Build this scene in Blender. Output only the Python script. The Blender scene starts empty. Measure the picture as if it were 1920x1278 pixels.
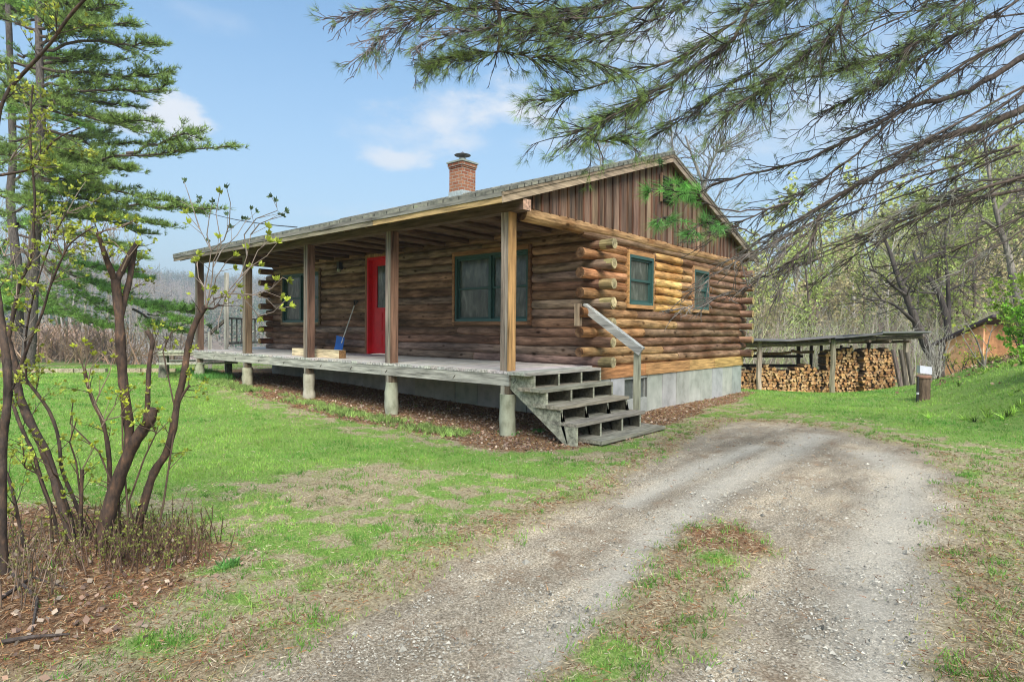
import bpy, math, random
import numpy as np
from mathutils import Vector, Matrix
rng = np.random.default_rng(7)
random.seed(7)
PI = math.pi
scene = bpy.context.scene
COL = scene.collection

# ------------------------------------------------------------ camera
CX, CY, CZ = 5.1323, -5.8482, 0.5267
YAW, PITCH, ROLL, FPX = 0.7138, -0.0177, 0.0083, 1121.4687
_F = np.array([-math.sin(YAW)*math.cos(PITCH), math.cos(YAW)*math.cos(PITCH), math.sin(PITCH)])
_R = np.array([math.cos(YAW), math.sin(YAW), 0.0]); _U = np.cross(_R, _F)
_R2 = _R*math.cos(ROLL)+_U*math.sin(ROLL); _U2 = _U*math.cos(ROLL)-_R*math.sin(ROLL)
_C = np.array([CX, CY, CZ])
cam_d = bpy.data.cameras.new('camera'); cam = bpy.data.objects.new('camera', cam_d); COL.objects.link(cam)
M = Matrix(((_R2[0], _U2[0], -_F[0], CX), (_R2[1], _U2[1], -_F[1], CY), (_R2[2], _U2[2], -_F[2], CZ), (0, 0, 0, 1)))
cam.matrix_world = M
cam_d.sensor_width = 36; cam_d.lens = 36*FPX/1920; cam_d.clip_start = 0.05; cam_d.clip_end = 6000
scene.camera = cam

# ------------------------------------------------------------ light
SUN_EL, SUN_AZ = math.radians(42), math.radians(-62)      # azimuth from +Y towards +X of the direction the sun stands in
def setup_world():
    w = bpy.data.worlds.new('World'); scene.world = w; w.use_nodes = True
    nt = w.node_tree; N = nt.nodes; L = nt.links
    bg = N['Background']; bg.inputs[1].default_value = 0.15
    sky = N.new('ShaderNodeTexSky'); sky.sky_type = 'NISHITA'; sky.sun_disc = False
    sky.sun_elevation = SUN_EL; sky.sun_rotation = SUNROT; sky.air_density = 1.0; sky.dust_density = 1.2; sky.ozone_density = 1.5
    tc = N.new('ShaderNodeTexCoord')
    sep = N.new('ShaderNodeSeparateXYZ'); L.new(tc.outputs['Generated'], sep.inputs[0])
    def math_(op, a, b=None, c=None):
        n = N.new('ShaderNodeMath'); n.operation = op
        for i, v in enumerate((a, b, c)):
            if v is None: continue
            if isinstance(v, (int, float)): n.inputs[i].default_value = v
            else: L.new(v, n.inputs[i])
        return n.outputs[0]
    def mixc(f, a, b):
        n = N.new('ShaderNodeMix'); n.data_type = 'RGBA'
        if isinstance(f, (int, float)): n.inputs[0].default_value = f
        else: L.new(f, n.inputs[0])
        for i, v in ((6, a), (7, b)):
            if isinstance(v, tuple): n.inputs[i].default_value = v
            else: L.new(v, n.inputs[i])
        return n.outputs[2]
    # high thin veil that pales the blue, strongest near the horizon
    hz = math_('SUBTRACT', 1.0, math_('SMOOTH_MIN', math_('MULTIPLY', math_('ABSOLUTE', sep.outputs[2]), SKY_HK), 1.0, 0.2))
    tn = N.new('ShaderNodeMix'); tn.data_type = 'RGBA'; tn.blend_type = 'MULTIPLY'; tn.inputs[0].default_value = 1; L.new(sky.outputs[0], tn.inputs[6]); tn.inputs[7].default_value = (.52, .74, .78, 1)
    col = mixc(math_('ADD', math_('MULTIPLY', hz, 0.74), 0.15), tn.outputs[2], SKY_VEIL)
    # small clouds
    nz = N.new('ShaderNodeTexNoise'); nz.inputs['Scale'].default_value = 9; nz.inputs['Detail'].default_value = 7; nz.inputs['Roughness'].default_value = 0.62
    mp = N.new('ShaderNodeMapping'); mp.inputs['Scale'].default_value = (1, 1, 2.2); L.new(tc.outputs['Generated'], mp.inputs[0]); L.new(mp.outputs[0], nz.inputs['Vector'])
    for (u, v, rad, flat, amt, soft) in CLOUDS:
        d = _F*FPX+_R2*(u-960)-_U2*(v-639); d = d/np.linalg.norm(d)
        sub = N.new('ShaderNodeVectorMath'); sub.operation = 'SUBTRACT'; L.new(tc.outputs['Generated'], sub.inputs[0]); sub.inputs[1].default_value = tuple(d)
        sc = N.new('ShaderNodeVectorMath'); sc.operation = 'MULTIPLY'; L.new(sub.outputs[0], sc.inputs[0]); sc.inputs[1].default_value = (1/rad, 1/rad, flat/rad)
        ln = N.new('ShaderNodeVectorMath'); ln.operation = 'LENGTH'; L.new(sc.outputs[0], ln.inputs[0])
        a = math_('SUBTRACT', 1.0, ln.outputs['Value'])
        a = math_('ADD', a, math_('MULTIPLY', math_('SUBTRACT', nz.outputs[0], 0.5), 2.6))
        n = N.new('ShaderNodeMapRange'); n.interpolation_type = 'SMOOTHSTEP'; L.new(a, n.inputs[0]); n.inputs[1].default_value = 0.0; n.inputs[2].default_value = soft; n.inputs[3].default_value = 0; n.inputs[4].default_value = amt
        col = mixc(n.outputs[0], col, SKY_CLOUD)
    L.new(col, bg.inputs[0])
SUNDIR = np.array([0.62, -0.50, 0.0]); SUNDIR /= np.linalg.norm(SUNDIR)   # towards the sun, on the ground
SUN_EL = math.radians(46)
SUNROT = math.atan2(SUNDIR[0], SUNDIR[1])
SKY_VEIL = (1.75, 2.03, 2.28, 1); SKY_CLOUD = (2.8, 2.95, 3.15, 1); SKY_HK = 2.2
#          u    v   radius flat amount softness
CLOUDS = [(320, 215, .055, 1.5, .95, .6), (240, 222, .05, 2.2, .7, .8), (730, 297, .07, 3.8, .75, .9), (830, 225, .14, 2.4, .75, 1.2), (950, 200, .10, 2.0, .95, 1.0),
          (880, 265, .09, 3.0, .35, 1.2), (1250, 60, .2, 1.8, .6, 1.4), (1020, 270, .10, 3.0, .6, 1.3), (760, 250, .12, 2.6, .5, 1.4), (620, 400, .12, 5, .3, 1.4), (400, 30, .09, 4, .25, 1.4), (1500, 200, .3, 2.0, .6, 1.6)]
setup_world()
sd = bpy.data.lights.new('sun', 'SUN'); sd.energy = 2.8; sd.angle = math.radians(42); sd.color = (1.0, 0.94, 0.86)
sun = bpy.data.objects.new('sun', sd); COL.objects.link(sun)
_s = Vector((SUNDIR[0]*math.cos(SUN_EL), SUNDIR[1]*math.cos(SUN_EL), math.sin(SUN_EL)))
sun.rotation_euler = _s.to_track_quat('Z', 'Y').to_euler()
vs = scene.view_settings; vs.view_transform = 'Standard'; vs.look = 'None'; vs.exposure = 1.07; vs.gamma = 1
scene.render.engine = 'CYCLES'
scene.cycles.pixel_filter_type = 'BLACKMAN_HARRIS'; scene.cycles.filter_width = 1.05; scene.cycles.max_bounces = 6; scene.cycles.transparent_max_bounces = 8

# ------------------------------------------------------------ helpers
def ray(u, v): return (_F*FPX+_R2*(u-960)-_U2*(v-639))/FPX
def at(u, v, D): return _C+D*ray(u, v)
def onz(u, v, z):
    d = ray(u, v); return _C+(z-CZ)/d[2]*d
def pxd(p):
    q = np.asarray(p)-_C; return q @ _F
ORG = {}
def tag(o, label=None, cat=None, group=None, kind=None):
    for k, v in (('label', label), ('category', cat), ('group', group), ('kind', kind)):
        if v: o[k] = v
    return o
def thing(name, loc, label, cat, group=None):
    o = bpy.data.objects.new(name, None); COL.objects.link(o); o.location = loc; o.empty_display_size = .1
    ORG[o.name] = np.array(loc, float)
    return tag(o, label, cat, group)
class MB:
    def __init__(s): s.v = []; s.c = []; s.q = []; s.t = []; s.n = 0; s.poly = []
    def add(s, v, quads=None, tris=None, col=(1, 1, 1)):
        v = np.asarray(v, float).reshape(-1, 3); m = len(v)
        s.v.append(v); c = np.asarray(col, float)
        if c.ndim == 1: c = np.tile(c, (m, 1))
        s.c.append(c)
        if quads is not None and len(quads): s.q.append(np.asarray(quads, int).reshape(-1, 4)+s.n)
        if tris is not None and len(tris): s.t.append(np.asarray(tris, int).reshape(-1, 3)+s.n)
        s.n += m
    def box(s, a, b, col=(1, 1, 1), jit=0):
        a = np.minimum(a, b).astype(float) if True else a; 
        x0, y0, z0 = a; x1, y1, z1 = np.maximum(b, a)
        s.hexa([(x0, y0, z0), (x1, y0, z0), (x1, y1, z0), (x0, y1, z0), (x0, y0, z1), (x1, y0, z1), (x1, y1, z1), (x0, y1, z1)], col)
    def bx(s, x0, x1, y0, y1, z0, z1, col=(1, 1, 1)): s.box((min(x0, x1), min(y0, y1), min(z0, z1)), (max(x0, x1), max(y0, y1), max(z0, z1)), col)
    def hexa(s, p, col=(1, 1, 1)):
        p = np.array(p, float); f = [(0, 3, 2, 1), (4, 5, 6, 7), (0, 1, 5, 4), (1, 2, 6, 5), (2, 3, 7, 6), (3, 0, 4, 7)]
        for q in f: s.add(p[list(q)], [(0, 1, 2, 3)], None, col)
    def beam(s, a, b, w, h, col=(1, 1, 1), up=(0, 0, 1)):
        a = np.array(a, float); b = np.array(b, float); d = b-a; d /= np.linalg.norm(d); u = np.array(up, float)
        r = np.cross(d, u); r /= np.linalg.norm(r); u = np.cross(r, d); r = r*w/2; u = u*h/2
        s.hexa([a-r-u, a+r-u, b+r-u, b-r-u, a-r+u, a+r+u, b+r+u, b-r+u], col)
    def tube(s, pts, rad, sides=8, col=(1, 1, 1), cap=True, capcol=None, wob=0):
        pts = np.asarray(pts, float); n = len(pts); rad = np.broadcast_to(np.asarray(rad, float), (n,))
        t = np.gradient(pts, axis=0); t /= (np.linalg.norm(t, axis=1, keepdims=True)+1e-12)
        ref = np.array([0, 0, 1.]) if abs(t[:, 2]).mean() < .8 else np.array([1., 0, 0])
        a = np.cross(t, ref); a /= (np.linalg.norm(a, axis=1, keepdims=True)+1e-12); b = np.cross(t, a)
        th = np.arange(sides)/sides*2*PI
        rr = rad[:, None]*(1+(wob*rng.standard_normal((n, sides)) if wob else 0))
        V = pts[:, None, :]+rr[:, :, None]*(np.cos(th)[None, :, None]*a[:, None, :]+np.sin(th)[None, :, None]*b[:, None, :])
        i = np.arange(n-1)[:, None]*sides; j = np.arange(sides)[None, :]; k = (j+1) % sides
        Q = np.stack([i+j, i+k, i+sides+k, i+sides+j], -1).reshape(-1, 4)
        col = np.asarray(col, float)
        if col.ndim == 2 and len(col) == n: col = np.repeat(col, sides, axis=0)
        s.add(V.reshape(-1, 3), Q, None, col)
        if cap:
            cc = capcol if capcol is not None else (col if col.ndim == 1 else col[0])
            for e in (0, n-1):
                vv = np.vstack([V[e], pts[e][None]]); T = [(m, (m+1) % sides, sides) for m in range(sides)]
                if e == 0: T = [(y, x, z) for x, y, z in T]
                cc = np.asarray(cc, float); cq = np.tile(cc[:3], (len(vv), 1)); cq[-1] *= .62; cq *= rng.uniform(.88, 1.1, (len(vv), 1))
                s.add(vv, None, T, cq)
    def build(s, name, mat, parent=None, smooth=False, loc=None):
        if s.n == 0: return None
        V = np.vstack(s.v); C = np.vstack(s.c)
        o0 = ORG.get(parent.name) if parent is not None else (np.array(loc, float) if loc is not None else np.zeros(3))
        if o0 is None: o0 = np.zeros(3)
        V = V-o0
        Q = np.vstack(s.q) if s.q else np.zeros((0, 4), int); T = np.vstack(s.t) if s.t else np.zeros((0, 3), int)
        me = bpy.data.meshes.new(name); me.vertices.add(len(V)); me.vertices.foreach_set('co', V.astype(np.float32).ravel())
        nl = len(Q)*4+len(T)*3; me.loops.add(nl); me.loops.foreach_set('vertex_index', np.concatenate([Q.ravel(), T.ravel()]).astype(np.int32))
        me.polygons.add(len(Q)+len(T)); ls = np.concatenate([np.arange(len(Q))*4, len(Q)*4+np.arange(len(T))*3]).astype(np.int32)
        me.polygons.foreach_set('loop_start', ls)
        try: me.polygons.foreach_set('loop_total', np.concatenate([np.full(len(Q), 4), np.full(len(T), 3)]).astype(np.int32))
        except Exception: pass
        me.polygons.foreach_set('use_smooth', np.full(len(Q)+len(T), smooth))
        me.update(calc_edges=True); me.validate(clean_customdata=False)
        if len(me.vertices) == len(V):
            at_ = me.color_attributes.new('Col', 'FLOAT_COLOR', 'POINT'); at_.data.foreach_set('color', np.hstack([C, np.ones((len(C), 1))]).astype(np.float32).ravel())
        me.materials.append(mat)
        o = bpy.data.objects.new(name, me); COL.objects.link(o)
        if parent is not None:
            o.parent = parent; ORG[o.name] = o0
        else: o.location = o0
        return o
def kids(o): return [c for c in bpy.data.objects if c.parent is o]
def copy_tree(o, ch=None, parent=None):
    c = o.copy(); COL.objects.link(c); c.parent = parent
    for k in (ch if ch is not None else kids(o)): copy_tree(k, kids(k) if ch is not None else None, c)
    return c

def vnoise(x, y, s, seed=0):
    """smooth value noise, numpy"""
    x = np.asarray(x, float)*s+seed*17.3; y = np.asarray(y, float)*s+seed*9.1
    xi = np.floor(x).astype(int); yi = np.floor(y).astype(int); fx = x-xi; fy = y-yi
    fx = fx*fx*(3-2*fx); fy = fy*fy*(3-2*fy)
    def h(a, b):
        n = (a*374761393+b*668265263+seed*1442695) & 0x7fffffff; n = ((n ^ (n >> 13))*1274126177) & 0x7fffffff
        return ((n ^ (n >> 16)) & 0xffff)/65535.
    return (h(xi, yi)*(1-fx)+h(xi+1, yi)*fx)*(1-fy)+(h(xi, yi+1)*(1-fx)+h(xi+1, yi+1)*fx)*fy
def fbm(x, y, s, seed=0, o=3): return sum(vnoise(x, y, s*2**i, seed+i)*.5**i for i in range(o))/sum(.5**i for i in range(o))
def ss(t): t = np.clip(t, 0, 1); return t*t*(3-2*t)

# ------------------------------------------------------------ materials
def mat(name, ramp, scale=(1, 1, 1), nscale=4, detail=6, rough=.8, bump=.3, dist=.02, use_col=True, rough_n=.6, spec=.3, extra=None, distort=0.0, second=None, knots=None):
    m = bpy.data.materials.new(name); m.use_nodes = True; nt = m.node_tree; N = nt.nodes; L = nt.links
    p = N['Principled BSDF']; p.inputs['Roughness'].default_value = rough; p.inputs['Specular IOR Level'].default_value = spec
    tc = N.new('ShaderNodeTexCoord'); mp = N.new('ShaderNodeMapping'); mp.inputs['Scale'].default_value = scale
    L.new(tc.outputs['Object'], mp.inputs[0])
    nz = N.new('ShaderNodeTexNoise'); nz.inputs['Scale'].default_value = nscale; nz.inputs['Detail'].default_value = detail; nz.inputs['Roughness'].default_value = rough_n; nz.inputs['Distortion'].default_value = distort
    L.new(mp.outputs[0], nz.inputs['Vector'])
    cr = N.new('ShaderNodeValToRGB'); L.new(nz.outputs[0], cr.inputs[0]); e = cr.color_ramp.elements
    while len(e) < len(ramp): e.new(.5)
    for i, (pos, c) in enumerate(ramp):
        e[i].position = pos; e[i].color = (c if len(c) == 4 else tuple(c)+(1,))
    out = cr.outputs[0]
    def mul(a, b):
        n = N.new('ShaderNodeMix'); n.data_type = 'RGBA'; n.blend_type = 'MULTIPLY'; n.inputs[0].default_value = 1
        L.new(a, n.inputs[6]); L.new(b, n.inputs[7]); return n.outputs[2]
    if second:
        sc2, lo, hi, mscale = second
        mp2 = N.new('ShaderNodeMapping'); mp2.inputs['Scale'].default_value = mscale; L.new(tc.outputs['Object'], mp2.inputs[0])
        n2 = N.new('ShaderNodeTexNoise'); n2.inputs['Scale'].default_value = sc2; n2.inputs['Detail'].default_value = 4; L.new(mp2.outputs[0], n2.inputs['Vector'])
        c2 = N.new('ShaderNodeValToRGB'); L.new(n2.outputs[0], c2.inputs[0]); c2.color_ramp.elements[0].position = .35; c2.color_ramp.elements[1].position = .65
        c2.color_ramp.elements[0].color = tuple(lo)+(1,); c2.color_ramp.elements[1].color = tuple(hi)+(1,)
        out = mul(out, c2.outputs[0])
    if knots:
        mk = N.new('ShaderNodeMapping'); mk.inputs['Scale'].default_value = knots; L.new(tc.outputs['Object'], mk.inputs[0]); vk = N.new('ShaderNodeTexVoronoi'); vk.inputs['Scale'].default_value = 1; L.new(mk.outputs[0], vk.inputs['Vector'])
        ck = N.new('ShaderNodeValToRGB'); L.new(vk.outputs['Distance'], ck.inputs[0]); ck.color_ramp.elements[0].position = .07; ck.color_ramp.elements[0].color = (.28, .24, .2, 1); ck.color_ramp.elements[1].position = .15; ck.color_ramp.elements[1].color = (1, 1, 1, 1); out = mul(out, ck.outputs[0])
    if use_col:
        at_ = N.new('ShaderNodeAttribute'); at_.attribute_name = 'Col'; out = mul(out, at_.outputs['Color'])
    L.new(out, p.inputs['Base Color'])
    if bump:
        b = N.new('ShaderNodeBump'); b.inputs['Strength'].default_value = bump; b.inputs['Distance'].default_value = dist; L.new(nz.outputs[0], b.inputs['Height']); L.new(b.outputs[0], p.inputs['Normal'])
    if extra: extra(m, nt, p)
    return m
def leafmat(name, trans=.35, rough=.55):
    m = bpy.data.materials.new(name); m.use_nodes = True; nt = m.node_tree; N = nt.nodes; L = nt.links
    p = N['Principled BSDF']; p.inputs['Roughness'].default_value = rough; p.inputs['Specular IOR Level'].default_value = .25
    a = N.new('ShaderNodeAttribute'); a.attribute_name = 'Col'
    tc = N.new('ShaderNodeTexCoord'); nz = N.new('ShaderNodeTexNoise'); nz.inputs['Scale'].default_value = 3.0; nz.inputs['Detail'].default_value = 3; L.new(tc.outputs['Object'], nz.inputs['Vector'])
    cr = N.new('ShaderNodeValToRGB'); cr.color_ramp.elements[0].color = (.72, .72, .72, 1); cr.color_ramp.elements[1].color = (1.25, 1.25, 1.25, 1); cr.color_ramp.elements[0].position = .3; cr.color_ramp.elements[1].position = .7; L.new(nz.outputs[0], cr.inputs[0])
    mx = N.new('ShaderNodeMix'); mx.data_type = 'RGBA'; mx.blend_type = 'MULTIPLY'; mx.inputs[0].default_value = 1; L.new(a.outputs['Color'], mx.inputs[6]); L.new(cr.outputs[0], mx.inputs[7])
    L.new(mx.outputs[2], p.inputs['Base Color'])
    t = N.new('ShaderNodeBsdfTranslucent'); L.new(mx.outputs[2], t.inputs[0])
    ms = N.new('ShaderNodeMixShader'); ms.inputs[0].default_value = trans; L.new(p.outputs[0], ms.inputs[1]); L.new(t.outputs[0], ms.inputs[2])
    L.new(ms.outputs[0], N['Material Output'].inputs[0])
    return m
G = lambda v: (v, v, v)
grain = [(.30, G(.34)), (.42, G(.72)), (.54, G(1.05)), (.70, G(1.5))]
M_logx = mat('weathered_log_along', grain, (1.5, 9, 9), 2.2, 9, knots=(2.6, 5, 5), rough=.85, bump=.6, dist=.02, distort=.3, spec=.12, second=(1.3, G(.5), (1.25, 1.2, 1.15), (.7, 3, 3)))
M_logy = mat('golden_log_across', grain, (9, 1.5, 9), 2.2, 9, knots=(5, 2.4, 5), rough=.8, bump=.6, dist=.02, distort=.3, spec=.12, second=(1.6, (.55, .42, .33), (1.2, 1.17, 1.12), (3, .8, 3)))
M_woodx = mat('plank_along', grain, (1.2, 14, 14), 2, 7, .8, .35, .01)
M_woody = mat('plank_across', grain, (14, 1.2, 14), 2, 7, .8, .35, .01)
M_woodz = mat('plank_upright', grain, (14, 14, .9), 2, 7, .8, .4, .01, second=(1.2, (.6, .58, .58), G(1.1), (4, 4, .6)))
M_conc = mat('concrete', [(.3, (.72, .74, .72)), (.5, G(.95)), (.75, G(1.12))], (1, 1, 1), 5, 8, .9, .25, .01, second=(1.1, (.72, .74, .72), G(1.05), (1, 1, 1)))
M_pier = mat('concrete_pier', [(.3, (.55, .56, .5)), (.5, G(.95)), (.75, G(1.25))], (1, 1, .5), 9, 8, .9, .4, .01)
M_bark = mat('bark', [(.3, G(.45)), (.5, G(.9)), (.7, G(1.5))], (6, 6, 1.6), 5, 8, .9, .8, .02)
M_lilac = mat('lilac_bark', [(.28, G(.35)), (.45, G(.8)), (.60, (1.3, 1.15, .98)), (.74, (2.6, 2.1, 1.6))], (1, 1, .45), 38, 6, .85, 1.0, .006)  # bark mottling; its warm bright stops paint in sun-lit patches
M_barkfine = mat('twig_bark', [(.3, G(.6)), (.7, G(1.3))], (1, 1, 1), 12, 3, .85, 0)
M_paint = mat('paint', [(.35, G(.9)), (.65, G(1.06))], (1, 1, 1), 6, 5, .4, .05, .005, spec=.4)
M_metal = mat('dark_metal', [(.35, G(.7)), (.65, G(1.1))], (1, 1, 1), 20, 5, .5, .1, .005, spec=.5)
M_leaf = leafmat('leaf'); M_needle = leafmat('needle', .28, .55); M_grass = leafmat('grass_blade', .3, .6)
M_dull = mat('litter', [(.3, G(.7)), (.7, G(1.25))], (1, 1, 1), 8, 3, .9, 0)
def glassmat():
    def ex(m, nt, p): p.inputs['Coat Weight'].default_value = 0; p.inputs['IOR'].default_value = 1.5
    return mat('window_glass', [(.3, (.035, .042, .036)), (.45, (.06, .075, .06)), (.56, (.1, .115, .095)), (.72, (.19, .2, .17))], (3.0, 3.0, .9), 2.6, 6, .12, 0, use_col=False, spec=.5, extra=ex, distort=.8)  # upright mottled streaks painted into the pane colour as murky reflections
M_glass = glassmat()
def brickmat():
    m = mat('brick', [(.3, G(.75)), (.7, G(1.2))], (1, 1, 1), 14, 5, .9, .2, .01)
    nt = m.node_tree; N = nt.nodes; L = nt.links; p = N['Principled BSDF']
    tc = N.new('ShaderNodeTexCoord'); sp = N.new('ShaderNodeSeparateXYZ'); L.new(tc.outputs['Object'], sp.inputs[0])
    ad = N.new('ShaderNodeMath'); ad.operation = 'ADD'; L.new(sp.outputs[0], ad.inputs[0]); L.new(sp.outputs[1], ad.inputs[1])
    cb = N.new('ShaderNodeCombineXYZ'); L.new(ad.outputs[0], cb.inputs[0]); L.new(sp.outputs[2], cb.inputs[1])
    b = N.new('ShaderNodeTexBrick'); L.new(cb.outputs[0], b.inputs[0]); b.inputs['Scale'].default_value = 1; b.inputs['Brick Width'].default_value = .2; b.inputs['Row Height'].default_value = .075; b.inputs['Mortar Size'].default_value = .008
    b.inputs['Color1'].default_value = (.24, .075, .04, 1); b.inputs['Color2'].default_value = (.38, .17, .09, 1); b.inputs['Mortar'].default_value = (.34, .28, .22, 1)
    old = p.inputs['Base Color'].links[0].from_socket
    mx = N.new('ShaderNodeMix'); mx.data_type = 'RGBA'; mx.blend_type = 'MULTIPLY'; mx.inputs[0].default_value = 1; L.new(old, mx.inputs[6]); L.new(b.outputs[0], mx.inputs[7]); L.new(mx.outputs[2], p.inputs['Base Color'])
    return m
M_brick = brickmat()
def roofmat():
    m = mat('shingles', [(.3, (.10, .10, .085)), (.5, (.19, .185, .155)), (.62, (.26, .245, .2)), (.75, (.22, .25, .15))], (1, 1, 1), 9, 8, .95, .4, .02)
    nt = m.node_tree; N = nt.nodes; L = nt.links; p = N['Principled BSDF']
    tc = N.new('ShaderNodeTexCoord'); b = N.new('ShaderNodeTexBrick'); L.new(tc.outputs['Object'], b.inputs[0]); b.inputs['Scale'].default_value = 1; b.inputs['Brick Width'].default_value = .3; b.inputs['Row Height'].default_value = .14; b.inputs['Mortar Size'].default_value = .012
    b.inputs['Color1'].default_value = (.85, .85, .85, 1); b.inputs['Color2'].default_value = (1.2, 1.2, 1.15, 1); b.inputs['Mortar'].default_value = (.35, .35, .35, 1)
    old = p.inputs['Base Color'].links[0].from_socket
    mx = N.new('ShaderNodeMix'); mx.data_type = 'RGBA'; mx.blend_type = 'MULTIPLY'; mx.inputs[0].default_value = 1; L.new(old, mx.inputs[6]); L.new(b.outputs[0], mx.inputs[7]); L.new(mx.outputs[2], p.inputs['Base Color'])
    return m
M_roof = roofmat()

# ------------------------------------------------------------ terrain
def ground_z(x, y):
    x = np.asarray(x, float); y = np.asarray(y, float)
    z = -.84+.19*ss(-x/9.7)*ss((9-y)/6)
    z = z-.45*ss((y-8)/5)
    z = z+.9*ss((x-2.9-np.maximum(0, 9-y)*.4)/2.6)*ss((y-1.5)/5)+.6*np.exp(-((x-4.0)**2+(y-12.3)**2)/5.1)
    z = z+1.2*ss((x-5.5)/5)*ss((y-4)/6)
    # valley to the left and behind the house
    vl = ss(((y+5.85)/np.maximum(5.13-x, 1)-.262)/.06)*ss((-x-16)/16)
    vb = ss((y-15)/30)*ss((6-x)/20)
    z = z-6*np.maximum(vl, vb*.7)
    # hills
    r = np.hypot(x-CX, y-CY)
    az = np.arctan2(-(x-CX), y-CY)
    right = ss((.45-az)/.5)
    z = z+right*(10*ss((r-26)/55)+18*ss((r-70)/200))
    n = fbm(x, y, .006, 3)
    z = z+(1-right)*(17*ss((r-280)/150)*(.6+.8*n)+50*ss((r-500)/250)*(.75+.4*n))
    z = z+.035*(fbm(x, y, .8, 5)-.5)*ss((r-2)/3)
    return z
def gz(x, y): return float(ground_z(x, y))
def poly(px, z=-.85): return np.array([onz(u, v, z)[:2] for u, v in px])
def sdf(P, x, y):
    """signed distance, positive inside"""
    d = np.full(x.shape, 1e9); ins = np.zeros(x.shape, bool)
    for i in range(len(P)):
        a = P[i]; b = P[(i+1) % len(P)]; e = b-a
        t = np.clip(((x-a[0])*e[0]+(y-a[1])*e[1])/(e@e+1e-12), 0, 1)
        d = np.minimum(d, np.hypot(x-a[0]-t*e[0], y-a[1]-t*e[1]))
        c = ((a[1] > y) != (b[1] > y)) & (x < (b[0]-a[0])*(y-a[1])/(b[1]-a[1]+1e-12)+a[0]); ins ^= c
    return np.where(ins, d, -d)
DRIVE = np.array([(2.2, -11), (2.7, -6.5), (2.77, -4.78), (2.7, -4.07), (2.54, -3.29), (2.48, -2.47), (2.37, -1.53), (2.15, -.4), (1.88, 1.33), (1.78, 3.5), (2.55, 3.8), (3.65, 3.2), (4.2, 2.61), (4.53, 1.21), (4.71, 0), (4.78, -1.27), (4.81, -2.18), (4.9, -3.2), (5.0, -4.6), (5.4, -6.5), (5.8, -11)])
ISL = np.array([(3.36, -1.55), (3.55, -1.35), (3.78, -1.57), (3.95, -2.03), (3.92, -2.48), (4.0, -2.9), (4.1, -3.52), (4.05, -4.3), (3.8, -4.6), (3.66, -3.96), (3.58, -3.5), (3.5, -2.84), (3.38, -2.17)])
BED = poly([(300, 698), (430, 728), (560, 768), (760, 800), (940, 842), (1090, 850), (1170, 835), (1300, 800), (1430, 760), (1400, 745), (1100, 700), (700, 690), (400, 690)], -.8)
BED[8] = (1.35, 5.5)
BED = np.array([(-12, 1.0), (-9.5, .3), (-7, -.4), (-4.6, -.72), (-2.8, -.85), (-.95, -.8), (.5, -.85), (1.15, -.5), (1.3, .8), (1.15, 2.6), (.85, 4.6), (.6, 6.6), (.4, 8), (-1, 8), (-10, 3), (-12, 3)])
MULCH = np.array([(-1.6, -5.6), (-.4, -4.8), (.45, -4.35), (1.0, -4.1), (1.35, -4.15), (1.75, -4.5), (2.0, -4.85), (2.2, -5.3), (2.3, -6.5), (2.2, -9), (-4, -9), (-4, -6.5)])
LAWN = np.array([(-40, -14), (-5, -9), (-1.0, -5.2), (-.3, -4.1), (-.3, -3.3), (.1, -2.5), (.9, -1.9), (1.7, -1.5), (2.1, -1.2), (1.75, -.6), (.9, -1.0), (-.9, -1.2), (-2.8, -1.35), (-4.6, -1.2), (-7, -.8), (-9.5, 0), (-13, 1), (-18, 1.5), (-30, 2)])
BACK = np.array([(1.2, 6.0), (1.9, 5.0), (2.9, 4.9), (4.3, 4.0), (5.0, 3.2), (6.5, 2.8), (12, 3), (12, 14), (5, 15), (0, 13.5), (-2, 9)])
DRY1 = poly([(480, 925), (600, 880), (740, 872), (815, 900), (700, 945), (540, 950)])
TRK = [(poly([(1040, 1278), (1130, 1130), (1230, 1010), (1330, 920), (1450, 860), (1530, 815)], -.87), .16), (poly([(1660, 1278), (1640, 1130), (1650, 1040), (1690, 950), (1700, 890), (1640, 850)], -.87), .22), (poly([(1180, 940), (1300, 880), (1420, 835)], -.87), .12)]
def tracks(x, y):
    out = np.zeros(x.shape)
    for P, w in TRK:
        d = np.full(x.shape, 1e9)
        for a, b in zip(P[:-1], P[1:]):
            e = b-a; t = np.clip(((x-a[0])*e[0]+(y-a[1])*e[1])/(e@e), 0, 1); d = np.minimum(d, np.hypot(x-a[0]-t*e[0], y-a[1]-t*e[1]))
        out = np.maximum(out, ss(1-d/(w*2.0)*(1+.8*(fbm(x, y, 2.5, 95)-.5))))
    return out
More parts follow.
